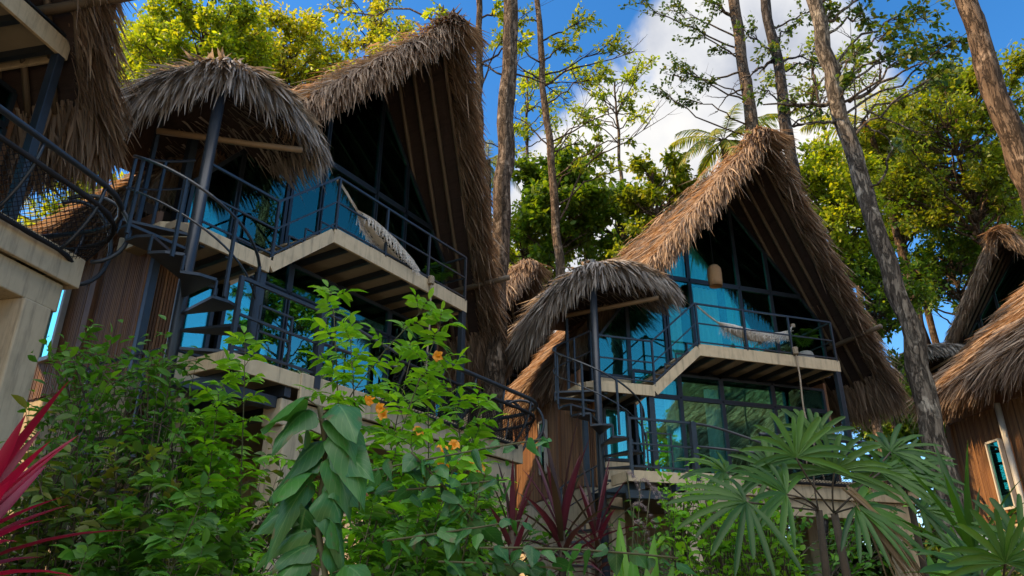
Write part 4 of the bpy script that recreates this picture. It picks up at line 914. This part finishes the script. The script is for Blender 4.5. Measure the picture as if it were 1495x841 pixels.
def palm(label, px, py, Y, L, n, lm, seed, coconuts=False, r0=.16, base_px=None):
    r = np.random.default_rng(seed); c = at(px, py, Y); b = gp(base_px or px, py, Y); root = empty('palm_tree', b)
    wood, leaves = MB(), MB()
    wood.tube(trunk_path([b - b, (c - b) * .5 + [.2, 0, 0], c - b], r, 24, .02), np.linspace(r0 * 1.3, r0 * .8, 24) * (1 + .05 * (np.arange(24) % 2)), 10)
    for k in range(n):
        a = k * 2.39996; u = .9 - 1.3 * (k / n) + .1 * r.standard_normal()
        frond(leaves, wood, c - b, a, u, L * (.85 + .3 * r.random()), r)
    wood.build('trunk', M['bark_warm'], root, True); leaves.build('crown', M[lm], root)
    if coconuts:
        for k in range(7):
            a = k * .9; MB().lathe([(.0, .16), (.08, .13), (.12, .02), (.1, -.08), (.0, -.15)], (c - b) + np.array([.28 * math.cos(a), .28 * math.sin(a), -.25 - .12 * (k % 2)]), 12).build('coconut', M['petal'], root, True)
    tag(root, label, 'palm tree', 'coconut palms behind the villas')
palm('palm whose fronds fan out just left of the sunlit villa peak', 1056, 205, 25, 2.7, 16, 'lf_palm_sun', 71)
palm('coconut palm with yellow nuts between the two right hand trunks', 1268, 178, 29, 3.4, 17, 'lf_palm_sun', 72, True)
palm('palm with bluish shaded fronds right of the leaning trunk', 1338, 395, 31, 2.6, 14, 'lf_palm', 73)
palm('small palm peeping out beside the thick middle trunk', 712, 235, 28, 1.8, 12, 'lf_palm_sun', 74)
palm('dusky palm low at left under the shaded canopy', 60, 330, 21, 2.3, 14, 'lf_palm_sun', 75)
# ------------------------------------------------------------------ planting in front of the villas
OV = ((0, .1), (.22, .75), (.5, 1), (.78, .62), (1, .03))
LAN = ((0, .15), (.25, .9), (.55, 1), (.8, .55), (1, .02))
HEART = ((-.1, .55), (0, .92), (.15, 1.), (.4, .9), (.68, .54), (.88, .18), (1, .0))
STRAP = ((0, .5), (.2, .9), (.5, 1), (.8, .62), (1, .02))
PADDLE = ((0, .08), (.12, .5), (.35, .95), (.6, 1), (.85, .6), (1, .03))
def plant(name, label, base, wood, leaves, lm, cat, group=None, wm='stem', extra=()):
    base = np.array(base, float); root = empty(name, base)
    for mb, nm, mm in [(wood, 'stem', wm), (leaves, 'foliage', lm)] + list(extra):
        if mb is None or not mb.v: continue
        mb.v = [v - base for v in mb.v]; mb.build(nm, M[mm], root, True)
    tag(root, label, cat, group)
    return root
def arc(p0, p1, r, n=10, bow=.12):
    p0, p1 = np.array(p0, float), np.array(p1, float); L = np.linalg.norm(p1 - p0)
    m = (p0 + p1) / 2 + r.standard_normal(3) * [bow, bow, .02] * L
    t = np.linspace(0, 1, n)[:, None]
    return p0 * (1 - t) ** 2 + 2 * t * (1 - t) * m + t * t * p1
def compound(wood, leaves, P, D, N, L, r, pairs=3, ll=.09, lw=.034):
    k = len(P); D = unit(D); S = unit(np.cross(D, N)); N = np.cross(S, D)
    tip = P + D * L[:, None] + np.array([0, 0, -.18]) * L[:, None]
    wood.sticks(P, tip, .0028, .0012, .06)
    for i in range(pairs + 1):
        f = .35 + .65 * i / pairs
        q = P + (tip - P) * f + np.array([0, 0, .06]) * (L * 4 * f * (1 - f) * .5)[:, None]
        for s in ((-1, 1) if i < pairs else (0,)):
            d = D * (.55 if s else 1) + S * s * .95 + r.standard_normal((k, 3)) * .14 + np.array([0, 0, -.22])
            leaves.blades(q, d, N + r.standard_normal((k, 3)) * .22, ll * (.75 + .5 * r.random(k)) * (1.2 if not s else 1), lw * (.8 + .4 * r.random(k)), .25, LAN, .18, .1, True)
def spray_shrub(label, base, tips, lm, seed, leafL=.2, ll=.085, lw=.032, pairs=3, cat='shrub', group='leafy shrubs in front of the villas', dens=1., flowers=(), lo=.3):
    r = np.random.default_rng(seed); wood, leaves = MB(), MB(); base = np.array(base, float)
    for tp in tips:
        b = base + np.array([r.standard_normal() * .25, r.standard_normal() * .15, 0]); b[:2] = b[:2] * .6 + tp[:2] * .4
        q = arc(b, tp, r, 14); wood.tube(q, np.linspace(.012, .003, 14), 5)
        L = np.linalg.norm(tp - b); m = max(5, int(L * (1 - lo) / .085 * dens)); f = np.linspace(lo, 1, m)
        P = np.stack([np.interp(f, np.linspace(0, 1, 14), q[:, k]) for k in range(3)], -1); T = unit(tp - q[9])
        a = np.arange(m) * (PI / 2) + r.random() * 6 + r.standard_normal(m) * .3
        for s in (0, PI):
            H = np.c_[np.cos(a + s), np.sin(a + s), np.zeros(m)]
            up = .25 + .75 * f[:, None] ** 4
            D = H * 1.0 + T * up + r.standard_normal((m, 3)) * .12
            compound(wood, leaves, P, D, T * .8 + np.array([0, 0, .6]) - H * .2, leafL * (.7 + .45 * r.random(m)) * (1 - .35 * f ** 5), r, pairs, ll, lw)
        compound(wood, leaves, tp[None], T[None] + r.standard_normal((1, 3)) * .2, np.array([[.3, -.7, .5]]), np.array([leafL * .6]), r, pairs, ll * .8, lw)
    root = plant('shrub', label, base, wood, leaves, lm, cat, group)
    for p in flowers:
        fl = MB(); an = np.linspace(0, 2 * PI, 21)[:-1]; prof = [(.004, -.045), (.008, -.02), (.013, .0), (.024, .012), (.036, .012)]
        rows = []
        for i, (rad, z) in enumerate(prof): rows.append(np.c_[np.cos(an) * rad * (1 + (.16 * np.cos(an * 5) if i > 2 else 0)), np.sin(an) * rad * (1 + (.16 * np.cos(an * 5) if i > 2 else 0)), np.full(20, z - (.008 * np.cos(an * 5) if i == 4 else 0))])
        d = unit(np.array([r.standard_normal() * .6, -1, .1 + .5 * r.standard_normal()])); a1 = unit(np.cross(d, [0, 0, 1])); a2 = np.cross(a1, d); B = np.stack([a1, a2, d], 0)
        v = np.concatenate(rows) @ B * .9 + (p - base); i = np.arange(4)[:, None] * 20; j = np.arange(20)[None]
        fl.add(v, np.stack([i + j, i + (j + 1) % 20, i + 20 + (j + 1) % 20, i + 20 + j], -1).reshape(-1, 4)); fl.build('flower', M['petal'], root, True)
    return root
def leafy(label, base, spots, leaf, lm, seed, ntw=12, nl=9, cr=.22, prof=OV, cat='shrub', group='leafy shrubs in front of the villas', name='shrub', twig=.004, rb=.014):
    """shrub of simple leaves: limbs to each spot, twigs, folded leaves"""
    r = np.random.default_rng(seed); wood, leaves = MB(), MB(); base = np.array(base, float)
    for c in spots:
        c = np.array(c, float); b = base + np.array([r.standard_normal() * .12, r.standard_normal() * .1, 0]); q = arc(b, c, r, 12); wood.tube(q, np.linspace(rb, .004, 12), 5)
        e = c + unit(r.standard_normal((ntw, 3))) * (cr * (.5 + .6 * r.random((ntw, 1)))) + [0, 0, .06]
        st = q[r.integers(7, 12, ntw)]; wood.sticks(st, e, twig, twig * .4, .05)
        f = np.linspace(.3, 1.04, nl)[None, :, None]; P = (st[:, None] * (1 - f) + e[:, None] * f); ax = unit(e - st)[:, None]
        sgn = np.where(np.arange(nl) % 2, 1, -1)[None, :, None]; S = unit(np.cross(ax, [0, 0, 1.0]))
        D = ax * .7 + S * sgn * .9 + r.standard_normal(P.shape) * .3
        N = np.array([0, -.25, 1.0]) + r.standard_normal(P.shape) * .45; k = ntw * nl
        leaves.blades(P.reshape(-1, 3), D.reshape(-1, 3), N.reshape(-1, 3), leaf[0] * (.65 + .6 * r.random(k)), leaf[1] * (.7 + .5 * r.random(k)), .25 * r.random(k), prof, .15, .15, True)
    return plant(name, label, base, wood, leaves, lm, cat, group, 'stem_brown')
def A(l, Y, dY=.5, seed=0):
    r = np.random.default_rng(seed + 5); return [at(a, b, Y + dY * (r.random() - .5)) for a, b in l]

# trumpet flowered shrub in the middle
spray_shrub('tall yellow flowered shrub with bright pinnate leaves in front of the dark villa deck', gp(560, 800, 4.6), A([(486, 436), (512, 500), (612, 458), (642, 478), (600, 520), (655, 545), (700, 600), (625, 590), (690, 650), (600, 650), (660, 690), (570, 650)], 4.6, .9, 1), 'lf_bright', 31, .23, .105, .036, flowers=A([(540, 584), (556, 596), (560, 606), (507, 612), (663, 650), (646, 655), (648, 676), (688, 680), (700, 684), (676, 676), (610, 630), (640, 520)], 4.25, .1, 2), dens=.72)
spray_shrub('pinnate leaved shrub between the left spiral stair and the first cream column', gp(350, 820, 5.0), A([(358, 508), (335, 545), (318, 590), (295, 620), (340, 640), (305, 690), (330, 740), (280, 740)], 5.0, .6, 3), 'lf_bright', 32, .22, .105, .038, dens=.75)
spray_shrub('low pinnate leaved shrub with one lime tip at the lower left', gp(230, 830, 3.9), A([(218, 715), (290, 742), (180, 765), (320, 790), (250, 790), (150, 800), (350, 800), (205, 820), (290, 830), (120, 825)], 3.9, .6, 4), 'lf_shrub', 33, .2, .095, .042)
spray_shrub('arching compound leaved shrub under the yellow flowers', gp(620, 830, 4.2), A([(560, 720), (610, 740), (650, 770), (590, 790), (540, 760), (700, 720), (680, 790), (560, 830), (620, 820)], 4.2, .6, 5), 'lf_shrub', 34, .19, .08, .034)
# glossy small leaved shrub at the left
leafy('glossy small leaved shrub climbing beside the left column', gp(140, 800, 4.9), A([(110, 520), (135, 545), (90, 560), (165, 560), (205, 590), (120, 600), (235, 620), (180, 640), (80, 605), (255, 590), (140, 665), (215, 680), (70, 650), (100, 700), (240, 540), (160, 600), (200, 545), (60, 690), (260, 660)], 4.9, .8, 6), (.085, .042), 'lf_shrub', 35, 13, 8, .26)
leafy('dense dark bush filling the lower left corner', gp(60, 830, 4.4), A([(30, 720), (90, 740), (20, 780), (130, 730), (60, 810), (170, 720), (110, 790), (200, 760), (10, 830), (160, 820), (50, 690)], 4.4, .8, 7), (.10, .045), 'lf_dark', 36, 14, 8, .3)
leafy('dark bush in the gap behind the pinnate shrub at left', gp(300, 830, 6.3), A([(280, 700), (330, 720), (250, 740), (380, 760), (300, 770), (350, 800), (230, 790), (420, 720), (270, 820), (400, 820)], 6.3, .8, 8), (.10, .05), 'lf_dark', 37, 14, 8, .38)
leafy('mid green bush behind the heart leaf climber between the columns', gp(560, 820, 5.6), A([(520, 700), (600, 720), (560, 770), (660, 740), (640, 800), (720, 760), (500, 780), (700, 810), (590, 820), (760, 800)], 5.6, .8, 9), (.10, .05), 'lf_shrub', 38, 13, 8, .36)
leafy('sunlit yellow shrub seen through the dark void under the deck', gp(560, 800, 15), A([(540, 770), (570, 740), (600, 790), (620, 700), (650, 740), (560, 800), (510, 790), (690, 720), (640, 690)], 15, 1, 10), (.17, .08), 'lf_yellow', 39, 14, 8, .6, rb=.03)
leafy('small leaved bright bush left of the fan palm', gp(1050, 830, 4.7), A([(1000, 760), (1040, 740), (1080, 760), (1020, 800), (1065, 800), (1110, 780), (1000, 720), (1090, 820), (1040, 830), (985, 770), (1120, 740), (1140, 800)], 4.7, .5, 11), (.06, .032), 'lf_bright', 40, 16, 9, .2)
leafy('fine leaved grey green shrub beside the white meter box', gp(1475, 810, 8), A([(1465, 790), (1485, 770), (1490, 810), (1455, 810), (1475, 830)], 8, .4, 12), (.06, .03), 'lf_dark', 41, 14, 8, .26)
leafy('low rounded shrub under the deck edge of the sunlit villa', gp(1000, 830, 7.5), A([(930, 800), (980, 820), (1180, 800), (1240, 790), (1280, 760), (1150, 770), (1300, 800), (1220, 830)], 7.5, 1, 13), (.09, .045), 'lf_shrub', 42, 14, 8, .4)
# heart leaf climber: a column of large hanging leaves
r = np.random.default_rng(50); wood, leaves = MB(), MB(); Yv = 2.9
path = np.array([at(470 + 6 * math.sin(k), 905 - 31 * k, Yv) for k in range(11)]); wood.tube(path, .012, 6)
for k in range(30):
    f = k / 29; p = np.array([np.interp(f * 10, np.arange(11), path[:, c]) for c in range(3)]); s = (-1 if k % 2 else 1)
    D = np.array([s * (.25 + .9 * r.random()), -.15 + .5 * r.standard_normal(), -.25 - .75 * r.random()]); N = np.array([s * .3 + .35 * r.standard_normal(), -.8 + .3 * r.standard_normal(), .55 + .35 * r.standard_normal()])
    q = p + np.array([s * (.03 + .06 * r.random()), -.06 * r.random(), .03]); wood.sticks(p[None], q[None], .004, .003)
    leaves.blades(q, D, N, .10 + .14 * r.random() ** .8, .085 + .085 * r.random(), .15 + .3 * r.random(), ((-.12, .55), (-.02, .95), (.1, 1.05), (.25, 1.0), (.42, .86), (.6, .62), (.78, .34), (.9, .14), (1, .0)), -.10 - .22 * r.random(), .1 + .4 * r.random(), 2, .09)
plant('climbing_plant', 'column of large drooping blue green heart shaped leaves in the foreground', path[0] - [0, 0, .6], wood, leaves, 'lf_heart', 'climber')
# smaller heart leaves trailing on vines
r = np.random.default_rng(51); wood, leaves = MB(), MB()
for a, b in (((530, 690), (800, 640)), ((540, 720), (740, 700)), ((560, 790), (760, 760)), ((600, 660), (690, 760)), ((700, 800), (990, 815)), ((640, 820), (820, 830))):
    q = arc(at(*a, 3.6), at(*b, 3.7), r, 16, .06); wood.tube(q, .005, 5); n = 15
    for k in range(n):
        p = q[min(15, k + 1)] + r.standard_normal(3) * .015
        leaves.blades(p, [r.standard_normal() * .9, -.3 + .5 * r.standard_normal(), -.6], [r.standard_normal() * .7, -.6, .7 + .5 * r.standard_normal()], .05 + .08 * r.random(), .045 + .05 * r.random(), .1, HEART, -.15 * r.random(), .3 * r.random(), 2, .08)
plant('climbing_plant', 'trailing vine with small pointed heart leaves across the centre foreground', gp(650, 830, 3.7), wood, leaves, 'lf_heart', 'climber')
# strap leaved plants
def strap(label, base, n, L, W, lm, seed, spread=1., lean=(0, 0, 0), name='cordyline_plant', group='strap leaved plants in the bed', droop=.5, stem=.3, up=1.0, cat='plant'):
    r = np.random.default_rng(seed); leaves, wood = MB(), MB(); base = np.array(base, float); g = np.array([base[0], base[1], float(ground_z(base[0], base[1])) - .1])
    wood.tube(arc(g, base, r, 6, .02), .022, 7)
    a = np.arange(n) * 2.39996; f = np.linspace(0, 1, n)
    D = np.c_[np.cos(a), np.sin(a), np.zeros(n)] * (spread * (.25 + .95 * f))[:, None] + np.array([0, 0, up]) * (1.05 - .55 * f)[:, None] + np.array(lean)
    P = base + np.c_[np.zeros(n), np.zeros(n), -stem * f]
    leaves.blades(P, D + r.standard_normal((n, 3)) * .08, np.c_[-np.cos(a) * .6, -np.sin(a) * .6, np.full(n, 1.)], L * (.7 + .5 * r.random(n)), W * (.75 + .5 * r.random(n)), droop * f * (.6 + .7 * r.random(n)), ((0, .5), (.12, .75), (.3, 1), (.5, .95), (.7, .72), (.87, .36), (1, .02)), .22, .05, True)
    return plant(name, label, g, wood, leaves, lm, cat, group, 'stem_brown')
strap('crimson strap leaved cordyline reaching in from the left edge', at(-48, 760, 2.5), 30, .48, .042, 'lf_red', 60, 1.05, (.42, -.05, 0), droop=.35)
strap('purple bronze strap leaved cordyline in front of the sunlit bamboo wall', at(820, 765, 5.0), 34, .62, .045, 'lf_purple', 61, .95, droop=.5)
strap('slender red shoot cordyline at the foot of the dark villa end column', at(748, 775, 4.4), 18, .42, .036, 'lf_purple', 62, .6, droop=.4)
strap('dark bronze cordyline low beside the sunlit villa spiral stair', at(870, 775, 5.4), 26, .55, .035, 'lf_purple', 63, 1.1, droop=.8)
strap('green strap leaved lily clump at the bottom right of centre', at(1420, 800, 3.7), 26, .55, .04, 'lf_palm', 64, 1.1, (-.15, -.1, 0), droop=.7, name='lily_plant')
# paddle leaves
def paddle(label, base, tips, W, lm, seed, name='ginger_plant'):
    r = np.random.default_rng(seed); leaves, wood = MB(), MB(); base = np.array(base, float)
    for t, w in tips:
        t = np.array(t, float); q = base + (t - base) * .42 + r.standard_normal(3) * .02; wood.sticks(base[None], q[None], .012, .007)
        leaves.blades(q, t - q, [r.standard_normal() * .5, -1, .45], np.linalg.norm(t - q), w, .08, ((0, .06), (.06, .36), (.14, .62), (.25, .84), (.38, .97), (.5, 1), (.62, .95), (.74, .78), (.85, .52), (.94, .24), (1, .02)), .14, .16, 2, .07)
    return plant(name, label, base, wood, leaves, lm, 'plant', 'broad leaved plants in the bed')
paddle('upright pale broad leaves in the centre of the bed under the deck', gp(660, 820, 4.1), [(at(656, 735, 4.0), .13), (at(690, 750, 4.1), .15), (at(630, 790, 4.0), .12), (at(700, 800, 3.9), .12), (at(720, 790, 4.2), .13)], .13, 'lf_banana', 70)
paddle('bright lime broad leaved plant right of the purple cordyline', gp(900, 830, 4.2), [(at(906, 715, 4.6), .12), (at(880, 770, 4.1), .16), (at(930, 775, 4.0), .15), (at(960, 790, 4.0), .13), (at(850, 800, 4.0), .13), (at(985, 815, 4.0), .13), (at(945, 740, 4.4), .13), (at(910, 800, 3.9), .12)], .13, 'lf_banana', 71)
paddle('big banana leaved clump at the foot of the leaning trunk', gp(1390, 830, 5.2), [(at(1372, 740, 5.2), .3), (at(1410, 800, 5.0), .22), (at(1350, 790, 5.0), .2), (at(1430, 770, 5.4), .2), (at(1330, 830, 4.9), .2)], .2, 'lf_banana', 72, 'banana_plant')
# fountain grass
r = np.random.default_rng(73); leaves, wood, pl = MB(), MB(), MB(); b = gp(905, 820, 5.6); n = 130; a = r.random(n) * 6.28
leaves.blades(b + r.standard_normal((n, 3)) * [.05, .05, 0], np.c_[np.cos(a), np.sin(a), 1.6 + r.random(n)], np.c_[-np.cos(a), -np.sin(a), np.full(n, .8)], .9 + .4 * r.random(n), .009, .9 * r.random(n), ((0, .8), (.25, 1), (.5, .9), (.75, .6), (1, .05)))
for px, py, ex in ((935, 700, 25), (925, 735, 30), (950, 712, 22), (915, 690, 20), (925, 760, 24)):
    p = at(px, py, 5.5); e = at(px + ex, py + 32, 5.5); q = arc(p, e, r, 10, 0); q[:, 2] += .06 * np.sin(np.linspace(0, PI, 10)); wood.tube(arc(b, p, r, 8, .05), .004, 4)
    for k in range(10):
        m = 26; d = r.standard_normal((m, 3)) * .8 + unit(e - p); pl.blades(np.repeat(q[k][None], m, 0), d, r.standard_normal((m, 3)), .03, .002, 0, ((0, 1), (1, .2)))
plant('grass_tuft', 'fountain grass with fuzzy arching plumes by the sunlit villa stair', b, wood, leaves, 'lf_olive', 'grass', None, 'stem', [(pl, 'plume', 'plume')])
# fan palms
def fan(leaves, c, D, N, L, r, n=13, half=1.7, w=.032):
    D = unit(np.array(D, float)); N = np.array(N, float); S = unit(np.cross(D, N)); N = np.cross(S, D)
    a = np.linspace(-half, half, n) + r.standard_normal(n) * .04
    d = D[None] * np.cos(a)[:, None] + S[None] * np.sin(a)[:, None] + N[None] * .12
    leaves.blades(np.repeat(np.array(c)[None], n, 0), d, N + r.standard_normal((n, 3)) * .12, L * (.78 + .22 * np.cos(a * .7)) * (.9 + .2 * r.random(n)), w * (.8 + .4 * r.random(n)), .18 + .25 * r.random(n), ((0, .15), (.15, .6), (.4, 1), (.7, .95), (.92, .7), (1, .25)), .3, .02, True)
def fan_palm(label, canes, fans, lm, seed, dead=()):
    r = np.random.default_rng(seed); wood, leaves, dd = MB(), MB(), MB()
    base = np.array(canes[0][0], float)
    for p, q in canes: wood.tube(arc(p, q, r, 8, .02), .02, 7, jitter=.08)
    for c, o, D, N, L in fans:
        c, o = np.array(c), np.array(o); wood.tube(arc(o, c, r, 7, .05), .005, 5); fan(leaves, c, D, N, L, r)
    for c in dead:
        n = 9; dd.blades(np.repeat(np.array(c)[None], n, 0) + r.standard_normal((n, 3)) * .012, np.c_[.5 + .5 * r.random(n), r.standard_normal(n) * .2, -.7 - .6 * r.random(n)], r.standard_normal((n, 3)) + [0, -1, 0], .3 + .15 * r.random(n), .022, .3, STRAP, .3, .1, True)
    plant('fan_palm', label, base, wood, leaves, lm, 'palm', 'fan palms in the bed', 'stem_brown', [(dd, 'dead_frond', 'lf_dead')])
Yf = 4.0
o1, o2 = at(1218, 750, Yf), at(1195, 745, Yf + .15)
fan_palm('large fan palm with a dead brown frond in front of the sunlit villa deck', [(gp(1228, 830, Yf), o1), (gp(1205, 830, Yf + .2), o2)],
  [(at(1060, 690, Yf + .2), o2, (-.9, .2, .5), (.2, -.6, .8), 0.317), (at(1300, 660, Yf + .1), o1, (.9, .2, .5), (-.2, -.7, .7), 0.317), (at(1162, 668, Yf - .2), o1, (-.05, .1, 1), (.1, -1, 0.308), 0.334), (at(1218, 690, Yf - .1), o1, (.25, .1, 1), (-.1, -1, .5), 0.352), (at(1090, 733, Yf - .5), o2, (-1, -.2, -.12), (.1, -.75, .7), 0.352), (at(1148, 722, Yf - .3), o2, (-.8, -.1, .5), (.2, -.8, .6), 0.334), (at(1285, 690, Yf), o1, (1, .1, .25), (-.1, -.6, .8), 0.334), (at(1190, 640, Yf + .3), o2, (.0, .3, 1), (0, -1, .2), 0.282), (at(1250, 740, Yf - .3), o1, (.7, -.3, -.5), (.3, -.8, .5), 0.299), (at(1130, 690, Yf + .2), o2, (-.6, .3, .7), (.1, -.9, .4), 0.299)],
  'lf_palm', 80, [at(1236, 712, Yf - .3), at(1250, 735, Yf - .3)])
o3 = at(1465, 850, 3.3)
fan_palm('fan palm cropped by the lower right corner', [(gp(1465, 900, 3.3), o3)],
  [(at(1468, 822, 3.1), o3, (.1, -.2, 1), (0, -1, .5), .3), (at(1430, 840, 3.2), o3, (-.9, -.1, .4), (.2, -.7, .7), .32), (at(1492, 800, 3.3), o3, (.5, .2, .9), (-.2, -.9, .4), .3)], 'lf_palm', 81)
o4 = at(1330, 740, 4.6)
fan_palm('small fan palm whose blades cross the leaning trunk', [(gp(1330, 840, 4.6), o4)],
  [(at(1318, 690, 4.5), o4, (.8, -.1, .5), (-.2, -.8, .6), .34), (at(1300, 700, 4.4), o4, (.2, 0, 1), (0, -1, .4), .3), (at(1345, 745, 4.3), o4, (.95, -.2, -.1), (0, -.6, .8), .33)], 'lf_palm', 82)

# ------------------------------------------------------------------ white meter box by the far right villa
b = at(1443, 812, 9.2); g = np.array([b[0], b[1], float(ground_z(b[0], b[1]))]); root = empty('meter_box', g, R(-8)); h = b[2] - g[2]
MB().bx(-.15, .15, -.09, .09, h, h + .28).build('cabinet', M['white_metal'], root, bevel=.012)
MB().bx(-.05, .05, -.04, .04, -.1, h - .001).build('post', M['brownwood'], root)
MB().bx(.0, .1, -.095, -.0905, h + .225, h + .24).build('slot', M['ink'], root); MB().bx(-.13, -.1, -.096, -.0905, h + .16, h + .2).build('red_mark', M['red'], root)
for txt, x, z, sz in (('AG', .0, h + .1, .11), ('LY', .01, h + .01, .09)):
    cu = bpy.data.curves.new('lettering', 'FONT'); cu.body = txt; cu.size = sz; cu.extrude = .001; cu.shear = .2; cu.materials.append(M['ink'])
    tmp = bpy.data.objects.new('tmp', cu); col.objects.link(tmp); me = bpy.data.meshes.new_from_object(tmp.evaluated_get(bpy.context.evaluated_depsgraph_get())); bpy.data.objects.remove(tmp)
    o = bpy.data.objects.new('lettering', me); col.objects.link(o); o.parent = root; o.location = (x, -.0925, z); o.rotation_euler = (PI / 2, 0, 0)
tag(root, 'white meter box with black hand lettering on a short post near the leaning trunk', 'meter box')
# ------------------------------------------------------------------ camera, sun, sky
cam = bpy.data.objects.new('camera', bpy.data.cameras.new('camera')); col.objects.link(cam)
cam.data.sensor_width = 36; cam.data.lens = 36 * FOC / 1495; cam.data.clip_end = 2000; cam.data.clip_start = .05
cam.location = (0, 0, EYE); cam.rotation_euler = (PI / 2 + PITCH, 0, 0)
scene.camera = cam
SAZ, SEL = R(-97), R(41)
to_sun = Vector((math.sin(SAZ) * math.cos(SEL), math.cos(SAZ) * math.cos(SEL), math.sin(SEL)))
sl = bpy.data.lights.new('sun', 'SUN'); sl.energy = 5; sl.angle = R(.5); sl.color = (1, .69, .37)
so = bpy.data.objects.new('sun', sl); col.objects.link(so); so.rotation_euler = (-to_sun).to_track_quat('-Z', 'Y').to_euler(); so.location = (-30, 0, 40)
w = bpy.data.worlds.new('World'); scene.world = w; w.use_nodes = True
nt = w.node_tree; nt.nodes.clear(); L = nt.links.new
out = nt.nodes.new('ShaderNodeOutputWorld')
sky = nt.nodes.new('ShaderNodeTexSky'); sky.sky_type = 'NISHITA'; sky.sun_disc = False; sky.sun_elevation = SEL; sky.sun_rotation = SAZ
sky.air_density = 1.0; sky.dust_density = .3; sky.ozone_density = 3.0; sky.altitude = 200
hs = node(nt, 'ShaderNodeHueSaturation'); hs.inputs['Saturation'].default_value = 1.3; L(sky.outputs[0], hs.inputs['Color'])
tc = nt.nodes.new('ShaderNodeTexCoord')
def vm(op, a, b=None):
    n = nt.nodes.new('ShaderNodeVectorMath'); n.operation = op
    L(a, n.inputs[0])
    if b is not None:
        if isinstance(b, tuple): n.inputs[1].default_value = b
        else: L(b, n.inputs[1])
    return n
def mth(op, a, b, clamp=False):
    n = nt.nodes.new('ShaderNodeMath'); n.operation = op; n.use_clamp = clamp
    for k, x in enumerate((a, b)):
        if isinstance(x, (int, float)): n.inputs[k].default_value = x
        else: L(x, n.inputs[k])
    return n.outputs[0]
def mrange(x, a, b, c=0., d=1., smooth=True):
    n = nt.nodes.new('ShaderNodeMapRange'); n.interpolation_type = 'SMOOTHSTEP' if smooth else 'LINEAR'
    L(x, n.inputs[0]); n.inputs[1].default_value = a; n.inputs[2].default_value = b; n.inputs[3].default_value = c; n.inputs[4].default_value = d
    return n.outputs[0]
nrm = vm('NORMALIZE', tc.outputs['Generated']).outputs[0]
sep = nt.nodes.new('ShaderNodeSeparateXYZ'); L(nrm, sep.inputs[0])
nz = node(nt, 'ShaderNodeTexNoise'); nz.inputs['Scale'].default_value = 3.4; nz.inputs['Detail'].default_value = 9; nz.inputs['Roughness'].default_value = .56; nz.inputs['Distortion'].default_value = .3
L(nrm, nz.inputs['Vector'])
def blob(az, el, r0, r1):
    d = (math.sin(R(az)) * math.cos(R(el)), math.cos(R(az)) * math.cos(R(el)), math.sin(R(el)))
    n = vm('DOT_PRODUCT', nrm, d); return mrange(n.outputs['Value'], math.cos(R(r1)), math.cos(R(r0)))
CLOUDS = [(165, 72, 24, 38, .98), (200, 45, 20, 36, .95), (12.5, 29, 6, 15, 1.0), (21, 34, 5, 15, .95), (0, 20, 3, 13, .7), (27, 44, 3, 12, .55), (60, 25, 5, 25, .6), (-60, 22, 5, 22, .6)]  # first two are unseen clouds behind the camera, added as fill for the shade
acc = None
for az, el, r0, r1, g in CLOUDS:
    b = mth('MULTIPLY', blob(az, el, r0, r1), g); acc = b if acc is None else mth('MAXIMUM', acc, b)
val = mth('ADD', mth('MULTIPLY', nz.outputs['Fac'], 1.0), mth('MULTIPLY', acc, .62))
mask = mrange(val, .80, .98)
n2 = node(nt, 'ShaderNodeTexNoise'); n2.inputs['Scale'].default_value = 6; n2.inputs['Detail'].default_value = 7; L(nrm, n2.inputs['Vector'])
cc = ramp(nt, [(.44, .48, .58), (.76, .77, .80), (.95, .93, .90)], [.32, .48, .64]); L(n2.outputs['Fac'], cc.inputs[0])
mul = node(nt, 'ShaderNodeMix', data_type='RGBA', blend_type='MULTIPLY'); mul.inputs[0].default_value = 1
L(cc.outputs[0], mul.inputs[6]); CS = 4.1; cb = mrange(sep.outputs['Y'], -.1, .5, 3.4, 1.0); cbv = vm('SCALE', mul.inputs[6].links[0].from_socket); L(mth('MULTIPLY', cb, 1.0), cbv.inputs['Scale']); L(cbv.outputs[0], mul.inputs[6]); mul.inputs[7].default_value = (CS, CS, CS, 1)  # clouds behind the camera are brightened to lift the shaded fronts
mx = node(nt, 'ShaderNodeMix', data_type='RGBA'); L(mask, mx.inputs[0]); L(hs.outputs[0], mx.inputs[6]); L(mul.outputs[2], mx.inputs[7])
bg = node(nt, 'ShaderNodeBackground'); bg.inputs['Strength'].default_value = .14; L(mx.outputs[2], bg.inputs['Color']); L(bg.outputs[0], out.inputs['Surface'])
scene.view_settings.view_transform = 'Standard'; scene.view_settings.look = 'None'; scene.view_settings.exposure = .95; scene.view_settings.gamma = 1
scene.view_settings.use_curve_mapping = False
scene.cycles.max_bounces = 8; scene.cycles.diffuse_bounces = 4; scene.cycles.glossy_bounces = 3; scene.cycles.transmission_bounces = 4; scene.cycles.transparent_max_bounces = 12
scene.cycles.sample_clamp_indirect = 6; scene.cycles.caustics_reflective = False; scene.cycles.caustics_refractive = False
